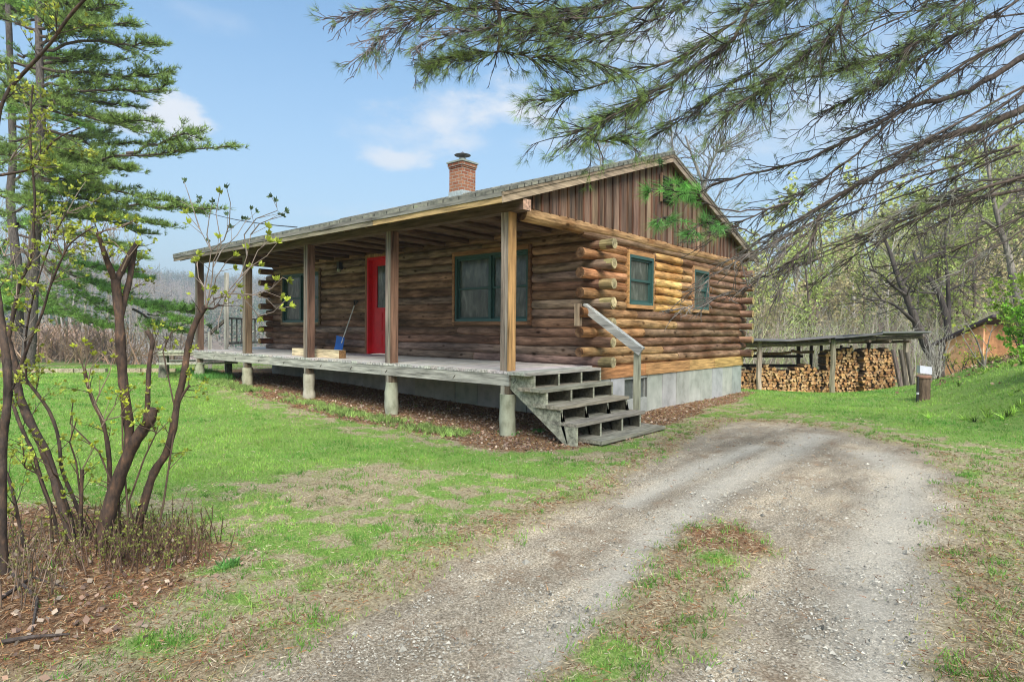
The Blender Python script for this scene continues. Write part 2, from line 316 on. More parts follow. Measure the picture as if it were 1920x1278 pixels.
def masks(x, y):
    w = (fbm(x, y, 1.6, 11)-.5)*.5+(fbm(x, y, 6, 12)-.5)*.22
    drive = ss((sdf(DRIVE, x, y)+w*.9)/.42+.5)
    isl = ss((sdf(ISL, x, y)+w*.7)/.34+.42)
    islg = isl*np.clip(ss((-2.75-y)/.6)*ss((fbm(x, y, 3.6, 31)-.5)*6+.85)*.9+np.exp(-((x-3.73)**2+(y+2.30)**2)/.03), 0, 1)
    drive = drive*(1-isl)
    bed = ss((sdf(BED, x, y)+w*.7)/.25+.5)
    mulch = ss((sdf(MULCH, x, y)+w*1.3)/.5+.45)
    lawn = ss((sdf(LAWN, x, y)+w*1.5)/.9+.5); back = ss((sdf(BACK, x, y)+w*1.6)/1.0+.5)
    dry1 = ss((sdf(DRY1, x, y)+w*.7)/.5+.5)
    far = ss((-x-15.5+w)/1.5)*ss((y+20)/4)
    lush = np.clip(np.maximum(lawn*(1-far), back)*(1-dry1), 0, 1)
    edge = ss(1-np.abs(sdf(DRIVE, x, y)+w*.8+.08)/.5)*ss(fbm(x, y, 1.3, 33)*2.2-.4)          # brown needles along the drive edge
    pat = ss((fbm(x, y, 6.5, 41, 4)-.5)*4.5+.5)                  # green tufts in the thin grass
    thin = (.34+.66*pat)*(1-.6*dry1)*(1-edge*.55)
    rgt = ss((x-4.6)/.6)*ss((4-y)/2)
    green = np.maximum(lush, thin*.80*(1-rgt*.35))
    green = np.where(isl > .5, islg*.8, green)
    green = green*(1-drive)*(1-mulch*.85)*(1-bed*.85)
    litter = np.clip(np.maximum.reduce([bed, mulch, edge*.5*(1-lush*.6), isl*(1-islg)*(.38+.35*ss((y+2.9)/.8)), rgt*.22]), 0, 1)*(1-drive*.85)
    return drive, green, litter, lush, mulch, bed, rgt

def build_ground():
    n = 660; a = 1.5; k = 6.9
    t = np.linspace(-1, 1, n); w = a*np.sinh(k*t)/1.0
    gx = 2.6+w; gy = -1.5+w
    X, Y = np.meshgrid(gx, gy, indexing='ij'); X = X.ravel(); Y = Y.ravel()
    # rotate the dense cross towards the view
    Z = ground_z(X, Y)
    drive, green, litter, lush, mulch, bed, rgt = masks(X, Y)
    r = np.hypot(X-CX, Y-CY)
    # wheel ruts and humps in the drive
    Z = Z-drive*.03+drive*.02*(fbm(X, Y, 3, 21)-.5)+.012*(fbm(X, Y, 9, 22)-.5)*(r < 15)
    C = np.stack([drive, green, litter], -1); TK = tracks(X, Y)*drive; Z = Z-TK*.015
    i = np.arange(n-1)[:, None]*n; j = np.arange(n-1)[None, :]
    Q = np.stack([i+j, i+n+j, i+n+j+1, i+j+1], -1).reshape(-1, 4)
    mb = MB(); mb.add(np.stack([X, Y, Z], -1), Q, None, C)
    m = bpy.data.materials.new('ground'); m.use_nodes = True; nt = m.node_tree; N = nt.nodes; L = nt.links; p = N['Principled BSDF']; p.inputs['Roughness'].default_value = .95; p.inputs['Specular IOR Level'].default_value = .15
    tc = N.new('ShaderNodeTexCoord'); at_ = N.new('ShaderNodeAttribute'); at_.attribute_name = 'Col'; sp = N.new('ShaderNodeSeparateColor'); L.new(at_.outputs['Color'], sp.inputs[0])
    def noise(s, d=5, r_=.6, sc=(1, 1, 1)):
        mp = N.new('ShaderNodeMapping'); mp.inputs['Scale'].default_value = sc; L.new(tc.outputs['Object'], mp.inputs[0])
        q = N.new('ShaderNodeTexNoise'); q.inputs['Scale'].default_value = s; q.inputs['Detail'].default_value = d; q.inputs['Roughness'].default_value = r_; L.new(mp.outputs[0], q.inputs['Vector']); return q.outputs[0]
    def ramp(v, st):
        c = N.new('ShaderNodeValToRGB'); L.new(v, c.inputs[0]); e = c.color_ramp.elements
        while len(e) < len(st): e.new(.5)
        for q, (ps, cc) in enumerate(st): e[q].position = ps; e[q].color = tuple(cc)+(1,)
        return c.outputs[0]
    def mix(f, a, b):
        q = N.new('ShaderNodeMix'); q.data_type = 'RGBA'; L.new(f, q.inputs[0]); L.new(a, q.inputs[6]); L.new(b, q.inputs[7]); return q.outputs[2]
    def thr(mask, nz, lo=.25, hi=.75, amt=.5):
        q = N.new('ShaderNodeMath'); q.operation = 'MULTIPLY_ADD'; L.new(nz, q.inputs[0]); q.inputs[1].default_value = amt; L.new(mask, q.inputs[2])
        s_ = N.new('ShaderNodeMapRange'); s_.interpolation_type = 'SMOOTHSTEP'; L.new(q.outputs[0], s_.inputs[0]); s_.inputs[1].default_value = lo+amt*.5; s_.inputs[2].default_value = hi+amt*.5-.0; return s_.outputs[0]
    n1 = noise(11, 6); n2 = noise(60, 4, .7); n3 = noise(1.5, 5); n4 = noise(75, 6, .75)
    soil = ramp(n2, [(.3, (.2, .15, .09)), (.5, (.38, .31, .19)), (.7, (.58, .49, .33))])
    grass = ramp(n2, [(.3, (.09, .17, .03)), (.5, (.19, .30, .06)), (.7, (.38, .46, .15))])
    farg = ramp(n3, [(.3, (.16, .11, .075)), (.5, (.25, .19, .14)), (.7, (.33, .25, .19))])
    litt = ramp(n2, [(.3, (.10, .05, .03)), (.5, (.26, .15, .08)), (.7, (.42, .28, .17))])
    grav = ramp(n4, [(.34, (.11, .087, .064)), (.46, (.28, .24, .182)), (.54, (.42, .365, .29)), (.66, (.74, .67, .56))])
    gtone = ramp(noise(1.5, 7, .66, (1.7, .5, 1)), [(.36, (.68, .64, .59)), (.46, (.92, .88, .83)), (.53, (1.1, 1.05, .98)), (.62, (1.4, 1.32, 1.2))])
    gm = N.new('ShaderNodeMix'); gm.data_type = 'RGBA'; gm.blend_type = 'MULTIPLY'; gm.inputs[0].default_value = 1; L.new(grav, gm.inputs[6]); L.new(gtone, gm.inputs[7])
    c = mix(thr(sp.outputs[1], n1), soil, grass)
    # distance from the yard: rough brown brushland
    ln = N.new('ShaderNodeVectorMath'); ln.operation = 'LENGTH'; L.new(tc.outputs['Object'], ln.inputs[0])
    fr = N.new('ShaderNodeMapRange'); L.new(ln.outputs['Value'], fr.inputs[0]); fr.inputs[1].default_value = 19; fr.inputs[2].default_value = 24
    c = mix(fr.outputs[0], c, farg)
    c = mix(thr(sp.outputs[2], n1), c, litt)
    nb = noise(3.2, 8, .75)
    brn = N.new('ShaderNodeMapRange'); L.new(nb, brn.inputs[0]); brn.inputs[1].default_value = .51; brn.inputs[2].default_value = .66; brn.inputs[4].default_value = .75
    ta = N.new('ShaderNodeAttribute'); ta.attribute_name = 'Trk'; tm = N.new('ShaderNodeMath'); tm.operation = 'MULTIPLY'; L.new(ta.outputs['Fac'], tm.inputs[0]); tm.inputs[1].default_value = .6
    lt_ = mix(tm.outputs[0], gm.outputs[2], ramp(n4, [(.3, (.42, .38, .31)), (.6, (.66, .61, .52))]))
    bm_ = N.new('ShaderNodeMath'); bm_.operation = 'MULTIPLY_ADD'; L.new(ta.outputs['Fac'], bm_.inputs[0]); bm_.inputs[1].default_value = -.6; L.new(brn.outputs[0], bm_.inputs[2]); bm_.use_clamp = True
    gr2 = mix(bm_.outputs[0], lt_, ramp(n2, [(.3, (.12, .075, .045)), (.6, (.30, .20, .12)), (.75, (.44, .32, .2))]))
    c = mix(thr(sp.outputs[0], n1, .15, .85, .9), c, gr2)
    L.new(c, p.inputs['Base Color'])
    bm = N.new('ShaderNodeBump'); bm.inputs['Strength'].default_value = 1.0; bm.inputs['Distance'].default_value = .014; L.new(n4, bm.inputs['Height']); L.new(bm.outputs[0], p.inputs['Normal'])
    o = mb.build('ground', m, None, True); q_ = o.data.attributes.new('Trk', 'FLOAT', 'POINT'); q_.data.foreach_set('value', TK.astype(np.float32)); tag(o, kind='structure')
build_ground()
# ------------------------------------------------------------ the log cabin
WX, WY, WL, WR = .10, 1.875, -9.75, 7.83       # log centre lines: end wall x, front wall y, left wall x, rear wall y
LR, ST, Z0 = .0785, .1475, .06
def jit(c, a=.15):
    return np.array(c)*(1+rng.uniform(-a, a))*(1+rng.uniform(-.05, .05, 3))
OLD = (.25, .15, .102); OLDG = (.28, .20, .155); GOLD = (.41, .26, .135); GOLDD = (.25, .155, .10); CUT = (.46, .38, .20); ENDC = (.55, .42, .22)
def logseg(mb, a, b, r, col, capcol=ENDC, n=None):
    a = np.array(a, float); b = np.array(b, float); L = np.linalg.norm(b-a); n = n or max(3, int(L/.22))
    t = np.linspace(0, 1, n)[:, None]; p = a+(b-a)*t
    ph = rng.uniform(0, 6, 3); s = t[:, 0]*L
    p[:, 2] += .007*np.sin(s*1.7+ph[0])+.004*np.sin(s*4.1+ph[1])
    rr = r*(1+.035*np.sin(s*2.3+ph[2])+.03*rng.standard_normal(n)); rr[0] *= .97; rr[-1] *= .97
    cc = np.clip(np.array(col)[None]*(1+.10*rng.standard_normal((n, 1))), 0, 1)
    mb.tube(p, rr, 14, cc, True, capcol)
cabin = thing('log_cabin', (-4.8, 4.8, -.85), 'long brown log cabin with covered front porch, red door and brick chimney', 'cabin')
# openings: (lo, hi, zlo, zhi)
OPF = [(-2.95, -1.08, .63, 1.93), (-5.64, -4.60, -.1, 2.11), (-9.24, -7.42, .63, 1.93)]
OPE = [(2.72, 3.64, .92, 1.85), (5.20, 6.02, .92, 1.80)]
def spans(lo, hi, z, ops):
    out = [(lo, hi)]
    for a, b, z0, z1 in ops:
        if z0 < z < z1:
            new = []
            for s, e in out:
                if a > s and b < e: new += [(s, a), (b, e)]
                else: new.append((s, e))
            out = new
    return out
front, end_, rear, left = MB(), MB(), MB(), MB()
for k in range(15):
    z = Z0+k*ST; ev = k % 2 == 0
    lo, hi = (WL-.33, WX+.34) if ev else (WL+.02, WX-.02)
    if k == 14: lo, hi = WL, WX-.05
    for s, e in spans(lo, hi, z, OPF):
        # a long run is made of butted logs
        cuts = [s]
        while e-cuts[-1] > 3.4: cuts.append(cuts[-1]+rng.uniform(1.6, 3.0))
        cuts.append(e)
        for i in range(len(cuts)-1):
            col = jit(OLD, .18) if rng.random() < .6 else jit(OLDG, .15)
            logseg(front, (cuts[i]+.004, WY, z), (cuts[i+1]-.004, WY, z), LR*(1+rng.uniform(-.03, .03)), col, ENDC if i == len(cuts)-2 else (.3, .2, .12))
        if ev and e > 0 and k < 14:      # pale sawn tail of the log past the corner
            logseg(front, (WX+.12, WY, z), (WX+.345, WY, z+.004), LR*1.03, jit((.36, .30, .15), .15), (.62, .52, .30))
    # end wall
    lo, hi = (WY-.40, WR+.32) if not ev else (WY+.02, WR-.02)
    if k == 14: lo, hi = .12, WR-.1
    if k == 14: z = 2.055
    for s, e in spans(lo, hi, z, OPE):
        cuts = [s]
        if k < 13 and 6*ST < z and e-s > 3: cuts += []
        if k in (2, 3, 5): cuts.append(3.1+rng.uniform(-.2, .3))
        elif k in (0, 1, 4) and rng.random() < .8: cuts.append(rng.uniform(3.6, 5.6))
        cuts = [c for c in cuts if c < e-.4]; cuts.append(e)
        for i in range(len(cuts)-1):
            y0 = (cuts[i]+cuts[i+1])/2
            f = np.clip((y0-1.5)/5.5, 0, 1)
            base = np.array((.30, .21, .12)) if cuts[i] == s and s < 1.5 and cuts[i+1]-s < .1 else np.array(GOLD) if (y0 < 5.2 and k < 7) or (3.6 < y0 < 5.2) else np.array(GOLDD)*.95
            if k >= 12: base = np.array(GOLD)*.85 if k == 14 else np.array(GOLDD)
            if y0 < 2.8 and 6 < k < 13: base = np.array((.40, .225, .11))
            logseg(end_, (WX, cuts[i]+.004, z), (WX, cuts[i+1]-.004, z), (.097 if k == 14 else LR)*(1+rng.uniform(-.03, .03)), jit(base, .22), (.16, .10, .06))  # end cuts coloured dark: shade painted onto the porch-facing ends
    for s, e in [(lo, hi)]:
        if k < 14: logseg(left, (WL, s, z), (WL, e, z), LR, jit(OLD), ENDC, 6)
    lo2, hi2 = (WL-.33, WX+.33) if ev else (WL+.02, WX-.02)
    if k < 14: logseg(rear, (lo2, WR, Z0+k*ST), (hi2, WR, Z0+k*ST), LR, jit(OLD), jit((.5, .36, .16)), 8)
# pale replacement pieces between the two end windows
for k in range(6, 13):
    z = Z0+k*ST
    if .92 < z < 1.85: logseg(end_, (WX+.006, 3.70, z), (WX+.006, 4.75+rng.uniform(-.02, .02), z), LR*1.02, jit((.66, .40, .16), .1), (.4, .28, .16))
o = front.build('log_wall', M_logx, cabin); o['label'] = 'dark weathered log wall under the porch roof'
o = end_.build('log_wall', M_logy, cabin); o['label'] = 'golden stained log wall on the gable end'
rear.build('log_wall', M_logx, cabin)['label'] = 'rear log wall, only its corner ends showing'
left.build('log_wall', M_logy, cabin)['label'] = 'far log wall, only its corner ends showing'
core = MB()   # dark backing added behind the logs, stops light leaks and shades the gaps
def backing_wall(axis, c, lo, hi, ops):
    xs = sorted({lo, hi}|{a for o_ in ops for a in o_[:2]})
    for a, b in zip(xs[:-1], xs[1:]):
        op = [o_ for o_ in ops if o_[0] <= a+1e-6 and b <= o_[1]+1e-6]
        segs = [(-.2, 2.14)] if not op else [(-.2, op[0][2]), (op[0][3], 2.14)]
        for z0, z1 in segs:
            if z1 <= z0: continue
            if axis == 'x': core.bx(a, b, c-.03, c+.03, z0, z1, (.12, .075, .05))
            else: core.bx(c-.03, c+.03, a, b, z0, z1, (.14, .07, .03))
backing_wall('x', WY, WL, WX, OPF); backing_wall('y', WX, WY+.03, WR-.03, OPE)
core.bx(WL, WX-.03, WR-.03, WR+.03, -.2, 2.14, (.06, .04, .025)); core.bx(WL-.03, WL+.03, WY+.03, WR-.03, -.2, 2.14, (.06, .04, .025))
core.build('dark_backing', M_woodx, cabin)
b = MB()   # sill plank below the golden logs
ys = [1.80, 3.35, 5.1, 6.3, 7.92]
for i in range(4): b.bx(.02, .185+.006*(i % 2), ys[i]+.002, ys[i+1]-.002, -.215, -.018, jit((.50, .25, .10) if i < 2 else (.56, .33, .12), .08))
b.build('sill_beam', M_woody, cabin)
b = MB(); b.bx(WL-.05, .0, 1.80, 1.86, -.215, -.02, (.15, .10, .07)); b.build('sill_beam', M_woodx, cabin)
# foundation with form-tie joints
b = MB()
def panels(a, c, fixed, axis, z0, z1, ops=()):
    n = int(abs(c-a)/.6)+1; e = np.linspace(a, c, n+1)
    for i in range(n):
        lo, hi = e[i]+.006, e[i+1]-.006; q = .0035*((i*7) % 3)
        col = jit((.50, .50, .46), .05)
        zz0 = z0; zz1 = z1
        if axis == 'y':
            o_ = [w for w in ops if w[0] < (lo+hi)/2 < w[1]]
            if o_: zz1 = o_[0][2]
            b.bx(fixed-.2, fixed+q, lo, hi, zz0, zz1, col)
            b.bx(fixed-.2, fixed-.006, e[i]-.006, e[i]+.006, z0, z1-.01 if not o_ else zz1-.01, (.2, .2, .18))
        else:
            b.bx(lo, hi, fixed-q, fixed+.2, zz0, zz1, jit((.55, .54, .48), .06)); b.bx(e[i]-.006, e[i]+.006, fixed+.006, fixed+.2, z0, z1-.01, (.12, .12, .1))
FX = .168
panels(1.83, 2.68, FX, 'y', -1.25, -.222); panels(3.45, 7.88, FX, 'y', -1.25, -.222)
b.bx(FX-.2, FX, 2.69, 3.44, -1.25, -.60, (.46, .46, .42)); b.bx(FX-.2, FX-.004, 2.69, 3.44, -.262, -.225, (.46, .46, .42))
panels(-9.8, FX-.21, 1.84, 'x', -1.25, -.222)
fnd = b.build('foundation', M_conc, cabin)
b = MB(); b.bx(FX-.08, FX-.05, 2.70, 3.43, -.60, -.262, (.12, .13, .12))
for y in (2.72, 3.05, 3.41): b.bx(FX-.05, FX-.03, y-.02, y+.02, -.60, -.262, (.3, .3, .27))
b.build('basement_window', M_metal, cabin)
# ---- windows
def window(parent, axis, c, lo, hi, z0, z1, units, trimcol, name_lbl=None, deep=0):
    """axis 'x': wall faces -Y at y=c; axis 'y': wall faces +X at x=c"""
    s = -1 if axis == 'x' else 1
    def bx(m, a0, a1, d0, d1, zz0, zz1, col):
        if axis == 'x': m.bx(a0, a1, c+s*d0, c+s*d1, zz0, zz1, col)
        else: m.bx(c+s*d0, c+s*d1, a0, a1, zz0, zz1, col)
    wf = MB(); GR = (.035, .085, .075)
    bx(wf, lo, lo+.045, -.09, .004, z0, z1, GR); bx(wf, hi-.045, hi, -.09, .004, z0, z1, GR)
    bx(wf, lo+.045, hi-.045, -.09, .006, z1-.05, z1, GR); bx(wf, lo+.045, hi-.045, -.09, .010, z0, z0+.045, (.05, .12, .11))
    w = wf.build('window', M_paint, parent)
    if name_lbl: w['label'] = name_lbl
    un = (hi-lo-.09)/units
    for i in range(units):
        a = lo+.045+i*un; e = a+un
        if i: 
            m = MB(); bx(m, a-.03, a+.03, -.085, .002, z0+.045, z1-.05, GR); m.build('mullion', M_paint, w); a += .03
        if i < units-1: e -= .03
        zm = (z0+z1)/2
        m = MB()
        for (q0, q1, dd) in ((z0+.045, zm+.02, -.05), (zm-.02, z1-.05, -.035)):
            bx(m, a, a+.035, dd-.03, dd, q0, q1, GR); bx(m, e-.035, e, dd-.03, dd, q0, q1, GR)
            bx(m, a+.035, e-.035, dd-.03, dd+.002, q0, q0+.035, GR); bx(m, a+.035, e-.035, dd-.03, dd+.002, q1-.035, q1, GR)
        m.build('sash', M_paint, w)
        m = MB(); bx(m, a+.03, e-.03, -.068, -.062, z0+.07, z1-.08, (1, 1, 1)); m.build('pane', M_glass, w)
    m = MB(); T = trimcol
    tw_ = .055 if axis == 'x' else .028; td = .022 if axis == 'x' else .008
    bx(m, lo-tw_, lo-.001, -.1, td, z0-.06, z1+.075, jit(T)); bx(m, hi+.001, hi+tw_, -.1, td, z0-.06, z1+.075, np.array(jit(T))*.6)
    bx(m, lo-.001, hi+.001, -.1, td-.002, z1+.001, z1+.075, jit(T)); bx(m, lo-.001, hi+.001, -.1, td+.002, z0-.06, z0-.001, jit(T))
    m.build('trim', M_woodx if axis == 'x' else M_woody, w)
FY = WY-LR
window(cabin, 'x', FY, -2.89, -1.14, .68, 1.87, 2, (.30, .15, .075), 'wide green double-hung window pair under the porch, right of the red door')
window(cabin, 'x', FY, -9.18, -7.48, .68, 1.87, 2, (.26, .17, .10), 'green window at the far left of the porch wall')
window(cabin, 'y', .185, 2.77, 3.59, .97, 1.785, 1, (.55, .28, .11), 'nearer green window on the golden gable end')
window(cabin, 'y', .185, 5.26, 5.96, .97, 1.74, 1, (.36, .2, .1), 'farther green window on the gable end, behind bare twigs')
# ---- door
RED = (.62, .012, .018)
m = MB(); m.bx(-5.58, -5.53, FY-.02, FY+.12, .0, 2.04, RED); m.bx(-4.71, -4.66, FY-.02, FY+.12, 0, 2.04, RED); m.bx(-5.53, -4.71, FY-.02, FY+.12, 1.99, 2.04, RED)
door = m.build('door', M_paint, cabin); door['label'] = 'bright red front door with a glass upper panel'
m = MB()
m.bx(-5.53, -4.71, FY+.07, FY+.11, .02, .98, RED); m.bx(-5.53, -5.36, FY+.07, FY+.11, .98, 1.86, RED); m.bx(-4.88, -4.71, FY+.07, FY+.11, .98, 1.86, RED); m.bx(-5.53, -4.71, FY+.07, FY+.11, 1.86, 1.99, RED)
for a, e in ((-5.42, -5.16), (-5.08, -4.82)): 
    m.bx(a, e, FY+.058, FY+.07, .16, .42, RED); m.bx(a, e, FY+.058, FY+.07, .5, .88, RED)
m.build('door_leaf', M_paint, door)
m = MB(); m.bx(-5.36, -4.88, FY+.085, FY+.09, .98, 1.86, (1, 1, 1)); m.build('pane', M_glass, door)
m = MB(); m.bx(-5.36, -5.345, FY+.062, FY+.085, .98, 1.86, RED); m.bx(-4.895, -4.88, FY+.062, FY+.085, .98, 1.86, RED); m.build('glazing_bead', M_paint, door)
m = MB(); m.tube([(-4.79, FY+.07, .97), (-4.79, FY+.03, .97), (-4.79, FY+.0, .97)], [.012, .02, .03], 10, (.35, .3, .2)); m.build('handle', M_metal, door)
m = MB(); m.bx(-5.645, -5.581, FY-.024, FY+.12, 0, 2.105, (.26, .14, .08)); m.bx(-4.659, -4.595, FY-.024, FY+.12, 0, 2.105, (.26, .14, .08)); m.bx(-5.581, -4.659, FY-.024, FY+.12, 2.041, 2.105, (.36, .2, .1)); m.build('trim', M_woodz, door)
# ---- gable wall: board and batten
RX0, RX1 = -10.0, .32; YE0, YR, YE1 = -.44, 4.02, 8.45; ZE, ZR = 2.235, 3.685
SL = (ZR-ZE)/(YR-YE0)
def roof_z(y): return ZR-SL*abs(y-YR)
b = MB(); y = .10
while y < 8.0:
    w = rng.uniform(.17, .23); z1 = min(roof_z(y), roof_z(y+w))-.10; z0 = 2.12
    if z1 > z0+.03:
        q = rng.uniform(0, .006); c = jit((.20, .13, .088), .4)
        b.hexa([(.10, y+.004, z0), (.165+q, y+.004, z0), (.165+q, y+w-.004, z0), (.10, y+w-.004, z0), (.10, y+.004, roof_z(y)-.09), (.165+q, y+.004, roof_z(y)-.09), (.165+q, y+w-.004, roof_z(y+w)-.09), (.10, y+w-.004, roof_z(y+w)-.09)], c)
        b.hexa([(.166+q, y+w-.02, z0), (.184+q, y+w-.02, z0), (.184+q, y+w+.02, z0), (.166+q, y+w+.02, z0), (.166+q, y+w-.02, roof_z(y+w)-.1), (.184+q, y+w-.02, roof_z(y+w)-.1), (.184+q, y+w+.02, roof_z(y+w)-.1), (.166+q, y+w+.02, roof_z(y+w)-.1)], jit((.17, .085, .05), .2))
    y += w
gw = b.build('gable_wall', M_woodz, cabin)
m = MB()
for i in range(7): m.beam((.215, 3.82, 2.86+i*.06), (.215, 4.22, 2.86+i*.06), .02, .05, (.05, .035, .03), (1, 0, -.8))
m.bx(.186, .19, 3.8, 4.24, 2.82, 3.28, (.02, .015, .012)); m.bx(.19, .222, 3.78, 3.82, 2.80, 3.30, (.2, .11, .07)); m.bx(.19, .222, 4.22, 4.26, 2.80, 3.30, (.2, .11, .07))
m.build('gable_vent', M_woody, cabin)
# ---- roof
b = MB(); TH = .03
for (ya, yb) in ((YE0-.03, YR), (YE1+.03, YR)):
    za, zb = roof_z(ya), ZR; n = 1
    b.hexa([(RX0-.02, ya, za-TH), (RX1+.02, ya, za-TH), (RX1+.02, yb, zb-TH), (RX0-.02, yb, zb-TH), (RX0-.02, ya, za), (RX1+.02, ya, za), (RX1+.02, yb, zb), (RX0-.02, yb, zb)], (1, 1, 1))
# stepped courses of shingles on the porch slope
nc = 32
for i in range(nc):
    y0 = YE0-.03+(YR-YE0+.03)*i/nc; y1 = YE0-.03+(YR-YE0+.03)*(i+1)/nc+.01
    z0, z1 = roof_z(y0), roof_z(min(y1, YR)); x = RX0-.02
    while x < RX1+.02:
        w = rng.uniform(.28, .36); xe = min(x+w, RX1+.02); t = rng.uniform(.009, .016)
        b.hexa([(x+.003, y0, z0+.001), (xe-.003, y0, z0+.001), (xe-.003, y1, z1+.001), (x+.003, y1, z1+.001), (x+.003, y0, z0+t), (xe-.003, y0, z0+t), (xe-.003, y1, z1+.003), (x+.003, y1, z1+.003)], G(rng.uniform(.75, 1.25)))
        x += w
b.tube([(RX0-.02, YR, ZR+.004), (RX1+.02, YR, ZR+.004)], .035, 8, G(.95))
roof = b.build('roof', M_roof, cabin)
m = MB()   # deck boards / underside sheathing
for (ya, yb) in ((YE0, YR), (YE1, YR)):
    n = 22
    for i in range(n):
        a = ya+(yb-ya)*i/n; e = ya+(yb-ya)*(i+1)/n; g_ = .004*np.sign(yb-ya)
        m.hexa([(RX0, a+g_, roof_z(a)-TH-.025), (RX1, a+g_, roof_z(a)-TH-.025), (RX1, e-g_, roof_z(e)-TH-.025), (RX0, e-g_, roof_z(e)-TH-.025), (RX0, a+g_, roof_z(a)-TH-.002), (RX1, a+g_, roof_z(a)-TH-.002), (RX1, e-g_, roof_z(e)-TH-.002), (RX0, e-g_, roof_z(e)-TH-.002)], jit((.24, .15, .10), .2))
m.build('sheathing', M_woodx, roof)
x = RX0+.25
for i in range(17):
    m = MB(); z = lambda y: roof_z(y)-TH-.025-.065
    m.beam((x, YE0+.03, z(YE0+.03)), (x, WY+.1, z(WY+.1)), .07, .12, jit((.17, .105, .07), .2)); m.build('rafter', M_woody, roof); x += .6
m = MB()   # eave fascia in three lengths, and rake boards
xs = [RX0, -6.1, -2.3, RX1-.03]
for i in range(3):
    m.bx(xs[i]+.003, xs[i+1]-.003, YE0-.020, YE0-.001, roof_z(YE0)-.165, roof_z(YE0)-.095, jit([(.22, .18, .14), (.28, .23, .16), (.48, .34, .15)][i], .04))
    m.bx(xs[i]+.003, xs[i+1]-.003, YE0-.034, YE0-.001, roof_z(YE0)-.094, roof_z(YE0)-.038, jit([(.19, .175, .15), (.20, .185, .16), (.22, .20, .165)][i], .04))
m.build('fascia', M_woodx, roof)
m = MB(); z_ = lambda y, d: roof_z(y)-d
for (ya, yb, c) in ((YE0-.03, 1.3, (.40, .30, .20)), (1.303, YR-.001, (.33, .24, .165)), (YE1+.03, YR+.001, (.26, .20, .15))):
    m.hexa([(RX1-.025, ya, z_(ya, .165)), (RX1, ya, z_(ya, .165)), (RX1, yb, z_(yb, .165)), (RX1-.025, yb, z_(yb, .165)), (RX1-.025, ya, z_(ya, .075)), (RX1, ya, z_(ya, .075)), (RX1, yb, z_(yb, .075)), (RX1-.025, yb, z_(yb, .075))], c)
    m.hexa([(RX1-.02, ya, z_(ya, .074)), (RX1+.012, ya, z_(ya, .074)), (RX1+.012, yb, z_(yb, .074)), (RX1-.02, yb, z_(yb, .074)), (RX1-.02, ya, z_(ya, TH+.002)), (RX1+.012, ya, z_(ya, TH+.002)), (RX1+.012, yb, z_(yb, TH+.002)), (RX1-.02, yb, z_(yb, TH+.002))], np.array(c)*.75)
m.build('rake_board', M_woody, roof)
# ---- porch ceiling, gable end of the porch, far gable
m = MB(); y = .085
while y < 1.80:
    w = min(.14, 1.80-y); x = WL-.1
    while x < .0:
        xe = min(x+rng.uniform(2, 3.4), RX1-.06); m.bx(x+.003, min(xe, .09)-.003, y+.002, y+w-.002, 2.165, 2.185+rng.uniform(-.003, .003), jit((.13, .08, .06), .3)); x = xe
    y += .144
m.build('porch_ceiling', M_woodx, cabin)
for i in range(16):
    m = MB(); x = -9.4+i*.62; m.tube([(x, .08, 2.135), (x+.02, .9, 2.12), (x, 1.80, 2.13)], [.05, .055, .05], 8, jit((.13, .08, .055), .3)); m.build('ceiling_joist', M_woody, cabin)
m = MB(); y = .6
while y < 7.9: m.hexa([(WL-.02, y, 2.1), (WL+.03, y, 2.1), (WL+.03, y+.2, 2.1), (WL-.02, y+.2, 2.1), (WL-.02, y, roof_z(y)-.09), (WL+.03, y, roof_z(y)-.09), (WL+.03, y+.2, roof_z(y+.2)-.09), (WL-.02, y+.2, roof_z(y+.2)-.09)], jit((.2, .11, .06))); y += .204
m.build('gable_wall', M_woodz, cabin)
# ---- chimney
cx_, cy_, hw = -5.18, 4.2, .22; CH = .11
m = MB(); m.bx(cx_-hw, cx_+hw, cy_-hw, cy_+hw, 3.4, 4.28+CH, (1, 1, 1)); m.bx(cx_-hw-.03, cx_+hw+.03, cy_-hw-.03, cy_+hw+.03, 4.282+CH, 4.36+CH, (.9, .9, .9))
m.bx(cx_-hw-.015, cx_+hw+.015, cy_-hw-.015, cy_+hw+.015, 4.24+CH, 4.281+CH, (.8, .8, .8))
ch = m.build('chimney', M_brick, cabin)
m = MB(); m.bx(cx_-hw-.05, cx_+hw+.05, cy_-hw-.05, cy_+hw+.05, 4.362+CH, 4.40+CH, (.33, .36, .31)); m.bx(cx_-.2, cx_+.2, cy_-.2, cy_+.2, 4.401+CH, 4.43+CH, (.38, .4, .35)); m.build('chimney_crown', M_conc, ch)
m = MB(); m.tube([(cx_, cy_, 4.43+CH), (cx_, cy_, 4.50+CH)], .085, 14, (.35, .36, .33)); 
for t in range(3): m.tube([(cx_+.075*math.cos(t*2.1), cy_+.075*math.sin(t*2.1), 4.48+CH), (cx_+.11*math.cos(t*2.1), cy_+.11*math.sin(t*2.1), 4.585+CH)], .008, 5, (.2, .2, .2))
m.tube([(cx_, cy_, q_+CH) for q_ in (4.572, 4.578, 4.60, 4.645, 4.665)], [.195, .20, .09, .03, .006], 16, (.13, .125, .13)); m.build('chimney_cap', M_metal, ch)
m = MB(); e = hw+.012; zb = roof_z(cy_-hw)
m.hexa([(cx_-e, cy_-e, zb-.1), (cx_+e, cy_-e, zb-.1), (cx_+e, cy_+e, zb-.1), (cx_-e, cy_+e, zb-.1), (cx_-e, cy_-e, zb+.13), (cx_+e, cy_-e, zb+.13), (cx_+e, cy_+e, zb+.15), (cx_-e, cy_+e, zb+.15)], (.42, .47, .46)); m.build('flashing', M_metal, ch)
